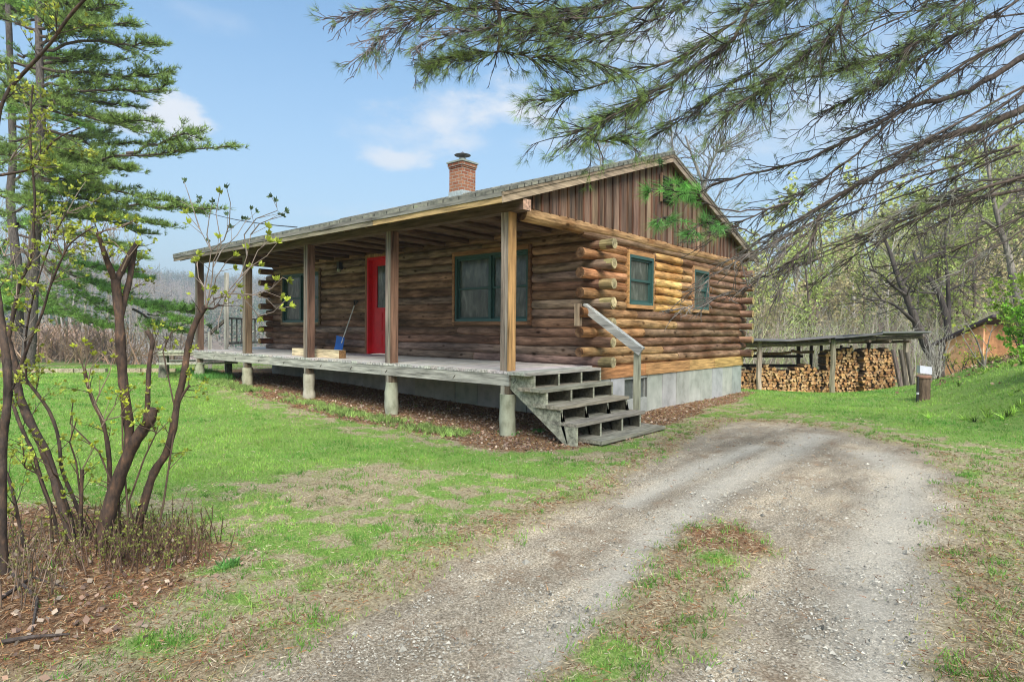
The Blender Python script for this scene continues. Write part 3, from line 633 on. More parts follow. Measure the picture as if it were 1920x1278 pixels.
# ---- porch deck
DX0, DX1 = -9.88, .10
m = MB(); x = DX0
while x < .47:
    w = .137; y0 = -.075 if x < .1 else -.17; y1 = FY-.004 if x < .1 else 1.50
    if x > .1: m.bx(x, min(x+w, .47), y0, y1, -.036, .002+rng.uniform(-.001, .001), jit((.42, .39, .33), .08))
    else: m.bx(x, x+w, y0, y1+.0, -.038, rng.uniform(-.001, .001), jit((.52, .48, .43), .10))
    x += w+.004
deck = m.build('porch_deck', M_woody, cabin)
m = MB(); xs = [DX0, -6.2, -2.6, .08]
for i in range(3): m.bx(xs[i]+.002, xs[i+1]-.002, -.068, -.03, -.19, -.040, jit((.40, .37, .32), .08))
m.bx(.02, .058, -.028, 1.76, -.19, -.040, (.3, .27, .22)); m.bx(DX0+.0, DX0+.04, -.028, 1.78, -.19, -.04, (.3, .28, .24))
rim = m.build('rim_board', M_woodx, deck)
m = MB()
for i in range(16): m.bx(-9.3+i*.6, -9.262+i*.6, -.028, 1.78, -.19, -.040, (.20, .17, .13))
m.build('joist', M_woody, deck)
m = MB()
for i in range(9):   # nail and bolt heads / bark checks on the rim
    xx = -8.9+i*1.1+rng.uniform(-.3, .3); m.beam((xx, -.0702, -.15), (xx+.05, -.0702, -.10), .004, .01, (.05, .04, .035), (0, 1, 0))
m.build('rim_crack', M_woodx, deck)
# ---- posts, header, piers
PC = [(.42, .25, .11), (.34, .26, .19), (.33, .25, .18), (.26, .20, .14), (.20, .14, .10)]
for i in range(5):
    X = -2.424*i; m = MB(); hw_ = .072; zt = 2.045
    c = PC[i]
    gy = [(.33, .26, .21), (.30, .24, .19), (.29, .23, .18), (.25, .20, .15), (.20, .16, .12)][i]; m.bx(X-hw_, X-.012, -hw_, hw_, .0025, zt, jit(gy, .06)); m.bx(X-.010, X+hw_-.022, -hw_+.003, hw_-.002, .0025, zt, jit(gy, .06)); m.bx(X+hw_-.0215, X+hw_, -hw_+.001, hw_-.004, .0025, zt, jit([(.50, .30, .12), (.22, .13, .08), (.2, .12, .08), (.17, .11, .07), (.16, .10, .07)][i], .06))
    o = m.build('porch_post', M_woodz, cabin)
    g_ = gz(X, 0); m = MB(); n = 9; zz = np.linspace(g_-.12, -.30-(0 if i else 0), n)
    m.tube([(X+.005*math.sin(k), .0, q) for k, q in enumerate(zz)], .105+.006*rng.standard_normal(n), 16, jit((.40, .38, .28), .08)); m.build('pier', M_pier, cabin, True)
    m = MB(); m.bx(X-.065, X+.0, -.066, -.0, -.42 if i % 2 == 0 else -.36, -.192, (.36, .33, .26)); m.bx(X+.002, X+.065, -.06, .06, -.298, -.192, (.2, .15, .1)); m.build('pier_block', M_woodz, cabin)
m = MB(); m.bx(-9.86, .30, -.075, .075, 2.047, 2.195-.012, (.14, .09, .07)); m.bx(.2995, .303, -.076, .076, 2.046, 2.184, (.52, .32, .22)); m.build('header_beam', M_woodx, cabin)
m = MB(); m.bx(.15, .24, .08, .6, 2.185, 2.19, (.3, .2, .1)); 
# ---- steps
stairs = None
m = MB()
def plank(mb, x0, x1, y0, y1, z, th=.042, col=(.30, .275, .21)):
    w = (x1-x0-.006)/2
    mb.bx(x0, x0+w, y0, y1, z-th, z, jit(col, .1)); mb.bx(x1-w, x1, y0, y1, z-th, z-.001, jit(col, .1))
TR = [(.27, .67, -.12, 1.50, -.19), (.49, .90, -.08, 1.56, -.38), (.72, 1.12, -.04, 1.62, -.57)]
for t in TR[:1]: plank(m, *t)
stairs = MB()
# stringers as parts, treads as parts of a steps assembly
def stringer(y, inner=False):
    q = MB(); th = .038
    pts_top = [(.06, -.045), (.46, -.045), (.46, -.234), (.66, -.234), (.66, -.424), (.885, -.424), (.885, -.614), (1.10, -.614), (1.10, -.86), (.98, -.86), (.06, -.20)]
    # profile as convex slabs: a sloping board and a riser block below every tread
    q.hexa([(.07, y, -.20), (1.02, y, -.87), (1.12, y, -.87), (1.12, y, -.80), (.07, y+th, -.20), (1.02, y+th, -.87), (1.12, y+th, -.87), (1.12, y+th, -.80)], (.36, .35, .27)) if False else None
    a = np.array([(.06, -.05), (.06, -.22), (1.0, -.88), (1.11, -.88), (1.11, -.615), (.885, -.615), (.885, -.425), (.66, -.425), (.66, -.235), (.46, -.235), (.46, -.04)])
    tris = [(0, 1, 10), (10, 1, 9), (9, 1, 8), (8, 1, 7), (7, 1, 2), (7, 2, 6), (6, 2, 5), (5, 2, 3), (5, 3, 4)]
    V0 = [(p[0], y, p[1]) for p in a]; V1 = [(p[0], y+th, p[1]) for p in a]
    q.add(V0, None, tris, jit((.34, .33, .25), .05) if not inner else (.07, .065, .045)); q.add(V1, None, [t[::-1] for t in tris], (.28, .27, .2))  # inner sides painted near black as the shade beneath the treads
    n = len(a)
    for i in range(n):
        j = (i+1) % n; q.add([V0[i], V0[j], V1[j], V1[i]], [(0, 1, 2, 3)], None, (.38, .37, .27))
    return q
steps = stringer(-.035).build('steps', M_woody, cabin); steps['label'] = 'weathered wooden steps down from the right end of the porch'
for y in (.48, 1.0, 1.48): stringer(y, True).build('stringer', M_woody, steps)
for t in TR: q = MB(); plank(q, *t); q.build('tread', M_woody, steps)
q = MB(); plank(q, .90, 1.33, .18, 1.80, -.775, .045, (.28, .25, .2)); o = q.build('tread', M_woody, steps); o['label'] = 'lowest step board lying on the ground'
# handrail
q = MB(); q.bx(.915, 1.0, 1.64, 1.70, -.86, .32, jit((.38, .34, .26), .05)); q.build('rail_post', M_woodz, cabin)
q = MB(); q.beam((.10, 1.62, .86), (1.04, 1.62, .235), .035, .10, (.36, .35, .32), (.55, 0, 1)); q.beam((.08, 1.655, .925), (1.05, 1.655, .285), .10, .035, (.40, .40, .37), (.55, 0, 1)); q.build('handrail', M_woodx, cabin)
q = MB(); q.bx(.02, .10, 1.46, 1.54, .60, .93, (.36, .27, .18)); q.build('rail_post', M_woodz, cabin)
# ---- landing and railing at the far end
q = MB(); x = -11.6
while x < -9.9: q.bx(x, x+.14, 1.5, 4.4, -.04, -.002+rng.uniform(-.001, .001), jit((.5, .47, .42), .08)); x += .144
q.build('side_landing', M_woody, cabin)
q = MB()
A = at(425, 650, 16.6); B = at(486, 645, 18.6); A[2] = 0; B[2] = 0
q.bx(A[0]-.045, A[0]+.045, A[1]-.045, A[1]+.045, -.7, 2.05, (.5, .47, .4)); q.build('landing_post', M_woodz, cabin)
q = MB(); q.beam(A+[0, 0, .80], B+[0, 0, .80], .1, .04, (.12, .1, .08)); q.beam(A+[0, 0, .10], B+[0, 0, .10], .04, .07, (.3, .28, .24)); q.beam(A+[-.6, -.2, .36], A+[0, 0, .78], .05, .08, (.12, .1, .08))
for i in range(1, 7):
    p = A+(B-A)*i/7; q.beam(p+[0, 0, .1], p+[0, 0, .78], .03, .03, (.22, .21, .19), (1, 0, 0))
p = A+[-.6, -.2, 0]; q.beam(p+[0, 0, -.7], p+[0, 0, .42], .08, .08, (.45, .42, .36), (1, 0, 0))
q.build('landing_railing', M_woodz, cabin)
# porch light
q = MB(); q.tube([(-4.77, 1.0, 2.28), (-4.77, 1.0, 2.25), (-4.77, 1.0, 2.20), (-4.77, 1.0, 2.13)], [.07, .075, .06, .045], 12, (.45, .45, .42)); q.build('porch_light', M_metal, cabin)
q = MB(); q.bx(-6.62, -6.52, FY-.09, FY+.0, 1.86, 2.02, (.03, .03, .03)); q.tube([(-6.57, FY-.06, 1.86), (-6.57, FY-.06, 1.80)], [.05, .03], 8, (.3, .3, .25)); q.build('wall_lantern', M_metal, cabin)
q = MB(); q.bx(-5.5, -4.5, 1.12, 1.62, .0025, .012, (.22, .19, .2)); o = q.build('doormat', M_dull, None, loc=(-5, 1.4, 0)); tag(o, 'dull purple grey doormat on the porch in front of the red door', 'doormat')
# timber on the deck
q = MB(); q.bx(-5.75, -4.13, .16, .30, .003, .145, (.62, .50, .31)); q.bx(-4.1295, -4.127, .161, .299, .004, .144, (.22, .12, .05)); o = q.build('timber', M_woodx, None, loc=(-4.9, .23, 0)); tag(o, 'pale sawn timber beam lying on the porch floor behind a post', 'timber')
# snow shovel
sh = thing('snow_shovel', (-6.2, 1.5, 0), 'blue snow shovel leaning against the dark log wall left of the red door', 'shovel')
T = np.array([-5.98, 1.74, 1.04]); Bm = np.array([-6.08, 1.52, .31])
q = MB(); q.tube([T, Bm, Bm+(Bm-T)*.12], .013, 8, (.62, .60, .52)); q.build('shaft', M_paint, sh)
q = MB(); d = (T-Bm)/np.linalg.norm(T-Bm); r_ = np.array([1., 0, 0])-d*d[0]; r_ /= np.linalg.norm(r_)
q.tube([T+d*.0, T+d*.10-r_*.07], .014, 6, (.02, .02, .02)); q.tube([T, T+d*.10+r_*.07], .014, 6, (.02, .02, .02)); q.tube([T+d*.10-r_*.07, T+d*.10+r_*.07], .016, 8, (.02, .02, .02)); q.build('grip', M_metal, sh)
q = MB(); nb = np.cross(r_, d); H = 7; W = 7; V = []
for i in range(H):
    for j in range(W):
        s_ = i/(H-1); u_ = j/(W-1)-.5
        V.append(Bm+[0, 0, .04]-d*(s_*.40)+r_*u_*.33*(1-.06*s_)+nb*(-.05*math.sin(s_*PI*.6)+.22*u_*u_-.006*(j % 2)))
V = np.array(V); n_ = len(V); Qd = [(i*W+j, i*W+j+1, (i+1)*W+j+1, (i+1)*W+j) for i in range(H-1) for j in range(W-1)]
q.add(V, Qd, None, (.02, .12, .42)); q.add(V+nb*.006, [f[::-1] for f in Qd], None, (.02, .12, .42)); q.build('blade', M_paint, sh, True)
# ------------------------------------------------------------ picnic table at the far end
pt = at(352, 698, 14.6); pt[2] = gz(pt[0], pt[1]); pz = pt[2]
pic = thing('picnic_table', pt, 'low weathered wooden picnic table beyond the left end of the porch', 'picnic table')
dr = at(400, 690, 15.0)-at(320, 698, 14.6); dr[2] = 0; dr /= np.linalg.norm(dr); pr_ = np.array([-dr[1], dr[0], 0])
def P_(a, b_, c): return pt+dr*a+pr_*b_+np.array([0, 0, c])
q = MB()
for i in range(5): q.beam(P_(-.62, -.3+i*.14, .60), P_(1.1, -.3+i*.14, .60), .13, .045, jit((.40, .38, .28), .08))
q.beam(P_(-.60, -.32, .545), P_(1.05, -.32, .545), .04, .07, (.36, .34, .24)); q.build('table_top', M_woodx, pic)
for sgn in (-1, 1): q = MB(); q.beam(P_(-.6, .0+sgn*.62, .34), P_(1.1, sgn*.62, .34), .22, .04, jit((.36, .34, .27))); q.build('bench_seat', M_woodx, pic)
for a in (-.5, .9):
    for sgn in (-1, 1): q = MB(); q.beam(P_(a, sgn*.2, .56), P_(a, sgn*.5, -.05), .14, .09, jit((.25, .23, .18)), (1, 0, 0)); q.build('leg', M_woodz, pic)
# ------------------------------------------------------------ woodshed
def frame(u0, v0, D0, u1, D1):
    a = at(u0, v0, D0); e = at(u1, v0, D1); a[2] = 0; e[2] = 0; d = (e-a); L_ = np.linalg.norm(d); d /= L_; n = np.array([-d[1], d[0], 0]); return a, d, n, L_
SA, SD, SN, SLn = frame(1388, 741, 17.3, 1706, 17.6)
def S_(a, dpt, z): return SA+SD*a+SN*dpt+np.array([0, 0, z])
def zpx(v, D, u=1550): return at(u, v, D)[2]
ZB = zpx(741, 17.3); ZT = zpx(640, 17.3)
shed = thing('woodshed', S_(SLn/2, .8, ZB), 'open low woodshed with a dark flat roof sheltering split firewood', 'shed')
pxm = SLn/318.
posts = [((1422-1388)*pxm, .0), ((1559-1388)*pxm, .0), ((1698-1388)*pxm, .0)]
for i, (a, dp) in enumerate(posts):
    q = MB(); zb = ZB-.3; q.tube([S_(a+.02*math.sin(k*2+i), dp, zb+(ZT+.06-zb)*k/5+(.05*(i-1) if k == 5 else 0)) for k in range(6)], .075, 8, jit((.42, .36, .27), .1), wob=.05); q.build('post', M_woodz, shed)
for a in (.1, 1.35, 2.6, SLn-.2):
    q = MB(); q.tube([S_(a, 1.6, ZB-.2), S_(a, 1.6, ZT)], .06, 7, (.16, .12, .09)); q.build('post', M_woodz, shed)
q = MB()
zl, zm, zr_ = zpx(638, 17.4, 1420), zpx(636, 17.4, 1560), zpx(625, 17.4, 1720)
pr3 = [(-.35, zl), (1.3, zl-.02), (2.6, zm), (4.0, (zm+zr_)/2+.04), (SLn+.35, zr_+.01)]
for i in range(4):
    (a0, z0), (a1, z1) = pr3[i], pr3[i+1]
    for dd in range(4):
        d0 = -.35+dd*.62; d1 = d0+.64
        h = lambda a, d_, z: S_(a, d_, z+.02*rng.standard_normal()+.05-.05*d_)
        p = [h(a0, d0, z0), h(a1, d0, z1), h(a1, d1, z1), h(a0, d1, z0)]; p = [np.array(x_) for x_ in p]
        q.hexa([x_-[0, 0, .045] for x_ in p]+p, jit((.20, .19, .19), .15))
q.build('roof', M_conc, shed)
q = MB()
for (a0, z0), (a1, z1) in zip(pr3[:-1], pr3[1:]):
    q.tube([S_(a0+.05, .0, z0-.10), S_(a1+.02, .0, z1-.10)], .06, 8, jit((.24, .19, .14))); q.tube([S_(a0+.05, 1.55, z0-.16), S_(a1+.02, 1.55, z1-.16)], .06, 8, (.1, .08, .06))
for i in range(9): q.tube([S_(.1+i*.6, -.25, zm-.04), S_(.1+i*.6, 1.7, zm-.12)], .04, 6, jit((.15, .11, .08)))
q.build('roof_frame', M_woodx, shed)
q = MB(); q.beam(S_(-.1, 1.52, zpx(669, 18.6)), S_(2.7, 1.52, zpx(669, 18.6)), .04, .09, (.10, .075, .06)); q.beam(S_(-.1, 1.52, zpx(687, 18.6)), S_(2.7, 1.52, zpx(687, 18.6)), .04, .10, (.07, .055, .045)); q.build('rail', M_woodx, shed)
q = MB(); q.bx(0, 0.001, 0, .001, 0, .001) if False else None
for i in range(5):
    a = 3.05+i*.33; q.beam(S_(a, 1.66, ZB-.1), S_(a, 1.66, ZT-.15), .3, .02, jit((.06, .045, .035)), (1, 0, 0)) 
q.build('back_boards', M_woodz, shed)
# poles leaning at the right end
for i, (u0, u1, vt, vb) in enumerate([(1674, 1690, 655, 722), (1688, 1700, 655, 720), (1700, 1712, 660, 718)]):
    q = MB(); q.tube([at(u0, vt, 17.1), at(u1, vb+8, 17.0)], [.055, .07], 7, jit((.2, .16, .13))); o = q.build('pole', M_woodz, None, loc=at(u1, vb, 17.0))
    tag(o, ['dark pole leaning at the right end of the woodshed, nearest the firewood', 'middle dark pole leaning at the right end of the woodshed', 'dark pole leaning outermost at the right end of the woodshed'][i], 'pole', 'poles leaning on the woodshed')
# firewood
def wood_mesh(kind):
    mb = MB(); n = [3, 4, 3, 5, 4, 3, 6, 4][kind]; r = .054+.007*(kind % 3)
    th = np.sort(rng.uniform(0, 1, n)*.5+np.arange(n)*1.0)/n*2*PI*1.0; rr = r*rng.uniform(.75, 1.1, n)
    p0 = np.stack([rr*np.cos(th), np.zeros(n), rr*np.sin(th)], -1); p1 = p0*rng.uniform(.9, 1.05)+[0, .42, 0]
    c = np.array([(.62, .36, .16), (.55, .29, .12), (.70, .44, .22), (.44, .22, .09), (.60, .36, .18), (.50, .31, .16), (.34, .17, .07), (.66, .38, .16)][kind])
    f = np.vstack([p0, p0.mean(0)[None]+[0, rng.uniform(-.008, .004), 0]]); mb.add(f, None, [((i+1) % n, i, n) for i in range(n)], c)
    mb.add(np.vstack([p1, p1.mean(0)[None]]), None, [(i, (i+1) % n, n) for i in range(n)], c*.8)
    for i in range(n):
        j = (i+1) % n; mb.add([p0[i], p0[j], p1[j], p1[i]], [(0, 1, 2, 3)], None, c*.55 if i % 2 else np.array((.16, .11, .08)))
    return mb
protos = [wood_mesh(k) for k in range(8)]
wood_meshes = []
spots = []
g0 = .096
def stack_top(a):
    u = 1388+a/pxm
    v = 691+4*math.sin(a*5) if u < 1563 else (654+3*math.sin(a*9) if u > 1600 else (662-(u-1563)*.2))
    if u > 1672: v += (u-1672)*1.2
    return zpx(v, 17.7)
row = 0; z = ZB-.02
while z < ZT:
    a = (row % 2)*.055+.05
    while a < (1688-1388)*pxm:
        dpt = .42
        if a > (1625-1388)*pxm: dpt = .20
        gg = gz(*(S_(a, dpt, 0)[:2]))
        if z+.0 < stack_top(a) and z > gg-.12: spots.append((a+rng.uniform(-.015, .015), dpt+rng.uniform(-.06, .06), z+rng.uniform(-.012, .012)))
        a += g0*rng.uniform(.93, 1.07)
    z += g0*.86; row += 1
order = sorted(spots, key=lambda s_: s_[1]-.0*s_[0]+(.5 if s_[0] < .1 else 0))
rots = [(rng.uniform(0, 2*PI), rng.integers(8), rng.uniform(.85, 1.2)) for _ in order]
ang = math.atan2(SD[1], SD[0])
first = {}
restmb = MB()
for i, ((a, dpt, z), (th, kd, sc)) in enumerate(zip(order, rots)):
    p = S_(a, dpt, z)
    if i < 295:
        if kd not in first:
            o = protos[kd].build('firewood', M_woody); first[kd] = o
        else:
            o = first[kd].copy(); COL.objects.link(o)
        o.matrix_world = Matrix.Translation(p) @ Matrix.Rotation(ang, 4, 'Z') @ Matrix.Rotation(th, 4, 'Y') @ Matrix.Diagonal((sc, 1, sc, 1))
        tag(o, 'split firewood piece in the tall right stack of the woodshed' if a > (1600-1388)*pxm else 'split firewood piece in the lower long stack of the woodshed', 'firewood', 'firewood stacked tall at the right' if a > (1600-1388)*pxm else 'firewood stacked low in the woodshed')
    else:
        Rm = np.array(Matrix.Rotation(ang, 3, 'Z') @ Matrix.Rotation(th, 3, 'Y') @ Matrix.Diagonal((sc, 1, sc)))
        mbk = protos[kd]
        for vv, cc in zip(mbk.v, mbk.c): pass
        V = np.vstack(mbk.v) @ Rm.T+p
        Qs = np.vstack(mbk.q) if mbk.q else None; Ts = np.vstack(mbk.t)
        restmb.add(V, Qs, Ts, np.vstack(mbk.c))
print('firewood spots', len(spots))
o = restmb.build('firewood_heap', M_woody); 
if o: tag(o, 'rest of the split firewood stacked under the woodshed roof', 'firewood', kind='stuff')
# split wood lying under the roof on the rafters
for i in range(6):
    p = S_(.55+i*.36, .9, zpx(661+rng.uniform(-3, 3), 18.2)); q = MB(); q.tube([p, p+SD*.34+[0, 0, .03*rng.standard_normal()]], .045, 5, jit((.30, .17, .10), .2)); o = q.build('loft_log', M_woodx, None, loc=p); tag(o, 'short reddish log tucked up under the woodshed roof', 'log', 'short logs under the woodshed roof')
# ------------------------------------------------------------ orange shed up the bank
OA, OD, ON, OL = frame(1772, 690, 22, 1843, 20.6)
zt0, zt1 = at(1772, 641, 22)[2], at(1843, 608, 20.6)[2]
def O_(a, d_, z): return OA+OD*a+ON*d_+np.array([0, 0, z])
os_ = thing('garden_shed', O_(OL/2, 1, -.6), 'small orange plywood shed with a dark slanted roof up the grassy bank', 'shed')
q = MB(); zb = -1.5; n = 2
for i in range(n):
    a0, a1 = OL*i/n+.004, OL*(i+1)/n-.004; za, zc = zt0+(zt1-zt0)*a0/OL, zt0+(zt1-zt0)*a1/OL
    q.hexa([O_(a0, 0, zb), O_(a1, 0, zb), O_(a1, .05, zb), O_(a0, .05, zb), O_(a0, 0, za), O_(a1, 0, zc), O_(a1, .05, zc), O_(a0, .05, za)], jit((.95, .50, .27), .04))
q.hexa([O_(0, .05, zb), O_(.05, .05, zb), O_(.05, 2.4, zb), O_(0, 2.4, zb), O_(0, .05, zt0), O_(.05, .05, zt0), O_(.05, 2.4, zt0), O_(0, 2.4, zt0)], (.5, .24, .11))
q.hexa([O_(OL-.05, .05, zb), O_(OL, .05, zb), O_(OL, 2.4, zb), O_(OL-.05, 2.4, zb), O_(OL-.05, .05, zt1), O_(OL, .05, zt1), O_(OL, 2.4, zt1), O_(OL-.05, 2.4, zt1)], (.5, .24, .11))
q.build('wall', M_dull, os_)
q = MB(); e0, e1 = -.35, OL+.5; f_ = lambda a: zt0+(zt1-zt0)*a/OL+.02
q.hexa([O_(e0, -.25, f_(e0)), O_(e1, -.25, f_(e1)), O_(e1, 2.6, f_(e1)), O_(e0, 2.6, f_(e0)), O_(e0, -.25, f_(e0)+.08), O_(e1, -.25, f_(e1)+.08), O_(e1, 2.6, f_(e1)+.08), O_(e0, 2.6, f_(e0)+.08)], (.09, .065, .075)); q.build('roof', M_dull, os_)
# ------------------------------------------------------------ rusty post with a white box
sp = at(1731, 757, 11.7); sp[2] = gz(sp[0], sp[1]); top = at(1731, 705, 11.7)[2]
st_ = thing('well_post', sp, 'short rusty brown well pipe standing in the grass right of the woodshed', 'pipe')
q = MB(); q.tube([(sp[0], sp[1], sp[2]-.1), (sp[0], sp[1], (sp[2]+top)/2), (sp[0], sp[1], top)], .115, 16, (.15, .10, .07)); q.build('pipe', M_bark, st_, True)
q = MB(); q.tube([(sp[0], sp[1], top-.03), (sp[0], sp[1], top+.0), (sp[0], sp[1], top+.02)], [.135, .135, .11], 16, (.28, .15, .10)); q.build('cap', M_pier, st_)
bp = at(1733, 693, 11.75); q = MB(); c_, s_ = math.cos(.62), math.sin(.62); hx, hy, hz = .11, .06, .075
V = []
for dz in (-hz, hz):
    for (a, b_) in ((-hx, -hy), (hx, -hy), (hx, hy), (-hx, hy)): V.append((bp[0]+a*c_-b_*s_+.0, bp[1]+a*s_+b_*c_, bp[2]+dz+a*-.12))
q.hexa(V, (.62, .62, .68)); o = q.build('white_box', M_paint, None, loc=bp); tag(o, 'small tilted white plastic box resting on the rusty well pipe', 'box')
q = MB(); p = at(1720, 757, 11.6); q.tube([(p[0], p[1], sp[2]-.05), (p[0]+.0, p[1], at(1720, 705, 11.6)[2])], .022, 8, (.03, .028, .03)); zc = at(1720, 737, 11.6)[2]; q.tube([(p[0], p[1], zc-.02), (p[0], p[1], zc+.02)], .026, 8, (.6, .6, .6)); o = q.build('conduit', M_metal, None, loc=p); tag(o, 'thin black conduit standing beside the rusty well pipe', 'pipe')
# overhead cable
q = MB(); A, B = at(330, 372, 30), at(557, 426, 13.2); t = np.linspace(0, 1, 14)[:, None]; pts = A+(B-A)*t-np.array([0, 0, .5])*4*t*(1-t)*.5; q.tube(pts, .012, 4, (.05, .05, .05)); o = q.build('overhead_cable', M_metal, None, loc=B); tag(o, 'thin dark overhead cable running from the left pine to the cabin roof', 'cable')
# ------------------------------------------------------------ vegetation helpers
def rv(n=None):
    v = rng.standard_normal((n, 3) if n else 3); return v/np.linalg.norm(v, axis=-1, keepdims=True)
def nrm(v): return v/(np.linalg.norm(v, axis=-1, keepdims=True)+1e-12)
def blades(mb, P, D, Ln, W, col, taper=True):
    """thin leaf or needle faces: roots P, directions D, lengths Ln, widths W, colours col"""
    n = len(P); D = nrm(D); s = nrm(np.cross(D, rv(n)))*np.asarray(W).reshape(-1, 1)/2; Ln = np.asarray(Ln).reshape(-1, 1)*np.ones((n, 1))
    col = np.broadcast_to(np.asarray(col, float), (n, 3))
    if taper:
        V = np.stack([P-s, P+s, P+D*Ln], 1).reshape(-1, 3); T = np.arange(n*3).reshape(-1, 3); mb.add(V, None, T, np.repeat(col, 3, 0))
    else:
        m = P+D*Ln*.5
        V = np.stack([P, m+s, P+D*Ln, m-s], 1).reshape(-1, 3); Q = np.arange(n*4).reshape(-1, 4); mb.add(V, Q, None, np.repeat(col, 4, 0))
def tufts(mb, P, D, n, L, w, cone, col, cj=.25, taper=True):
    """n needles round every point"""
    m = len(P)
    if m == 0: return
    P = np.repeat(P, n, 0)+rng.standard_normal((m*n, 3))*L*.08; D0 = np.repeat(nrm(D), n, 0)
    D1 = nrm(D0+rv(m*n)*cone); c = np.repeat(np.clip(np.array(col)*(1+cj*rng.standard_normal((m, 1))), .005, 1), n, 0)*(1+.2*rng.uniform(-1, 1, (m*n, 1)))
    blades(mb, P, D1, L*rng.uniform(.6, 1.1, m*n), w, c, taper)
def grow(mb, p, d, L, r, lvl, P, tips):
    """recursive branching; P: per-level dict"""
    n = P['seg'][lvl] if lvl < len(P['seg']) else 3
    pts = [p]; dd = d.copy()
    for i in range(n):
        dd = nrm(dd+rv()*P['wob']*(1 if lvl else .5)+np.array([0, 0, P['up'] if lvl else 0.0])); pts.append(pts[-1]+dd*L/n)
    pts = np.array(pts); rr = np.linspace(r, r*(.25 if lvl == 0 and P.get('taper0', True) else .35), n+1)
    mb.tube(pts, rr, P['sides'][min(lvl, len(P['sides'])-1)], P['col']*(1+.15*rng.standard_normal()), False)
    if lvl >= P['levels']:
        tips.append((pts[-1], dd)); 
        if n > 1: tips.append((pts[n//2], dd))
        return
    k = P['kids'][lvl]
    for i in range(k):
        t = P['start'][lvl]+(1-P['start'][lvl])*(i+rng.random())/k; j = min(int(t*n), n-1); f = t*n-j
        q = pts[j]+(pts[j+1]-pts[j])*f; loc = nrm(pts[j+1]-pts[j]); side = nrm(np.cross(loc, rv()))
        a = P['ang'][lvl]*rng.uniform(.7, 1.3); nd = nrm(loc*math.cos(a)+side*math.sin(a))
        grow(mb, q, nd, L*P['len'][lvl]*rng.uniform(.6, 1.15)*(1.15-.6*t if lvl == 0 else 1), max(r*P['rad'][lvl]*(1-.6*t), P['rmin']), lvl+1, P, tips)
    tips.append((pts[-1], dd))
GRAYB = np.array((.36, .32, .26)); DARKB = np.array((.10, .075, .06)); PALEB = np.array((.42, .38, .33))
def deciduous(name, h, r, col, leafcol=None, nleaf=0, levels=3, lean=(0, 0), seed=1, clear=.3, kids=(11, 6, 5), up=.06, leafsize=.07, rmin=.008, ang=(.85, .75, .7), Llen=(.42, .5, .5)):
    mb = MB(); tips = []
    P = dict(seg=[9, 5, 4, 3], wob=.16, up=up, sides=[8, 5, 4, 3], col=np.array(col), levels=levels, kids=list(kids)+[4], start=[clear, .25, .2, .2], ang=list(ang)+[.7], len=list(Llen)+[.5], rad=[.42, .5, .55, .6], rmin=rmin)
    d = nrm(np.array([lean[0], lean[1], 1.0])); grow(mb, np.array([0, 0, -.3]), d, h, r, 0, P, tips)
    lf = None
    if nleaf:
        lf = MB(); T = np.array([t[0] for t in tips]); Dn = np.array([t[1] for t in tips])
        k = max(1, nleaf//len(T)); c = np.array(leafcol)
        tufts(lf, T+rng.standard_normal(T.shape)*.12, Dn, k, leafsize, leafsize*.55, 2.5, c, .3, False)
    return mb, lf
def place_tree(kind, mbs, mats, label, cat, group, spots, names=('trunk', 'crown')):
    """first of a kind from meshes, then copies"""
    first_, ch = None, []
    out = []
    for i, (x, y, s, rz, *lb) in enumerate(spots):
        if first_ is None:
            t = thing(kind, (0, 0, 0), label, cat, group); ORG[t.name] = np.zeros(3); first_ = t
            for mbx, mt, nm in zip(mbs, mats, names):
                if mbx is not None and mbx.n: ch.append(mbx.build(nm, mt, t))
            r = t
        else:
            r = first_.copy(); COL.objects.link(r)
            for c in ch: c2 = c.copy(); COL.objects.link(c2); c2.parent = r
        r.location = (x, y, gz(x, y)); r.rotation_euler = (0, 0, rz); r.scale = (s, s, s*rng.uniform(.9, 1.1))
        if lb: r['label'] = lb[0]
        out.append(r)
    return out
def gpx(u, D): p = at(u, 620, D); return p[0], p[1]

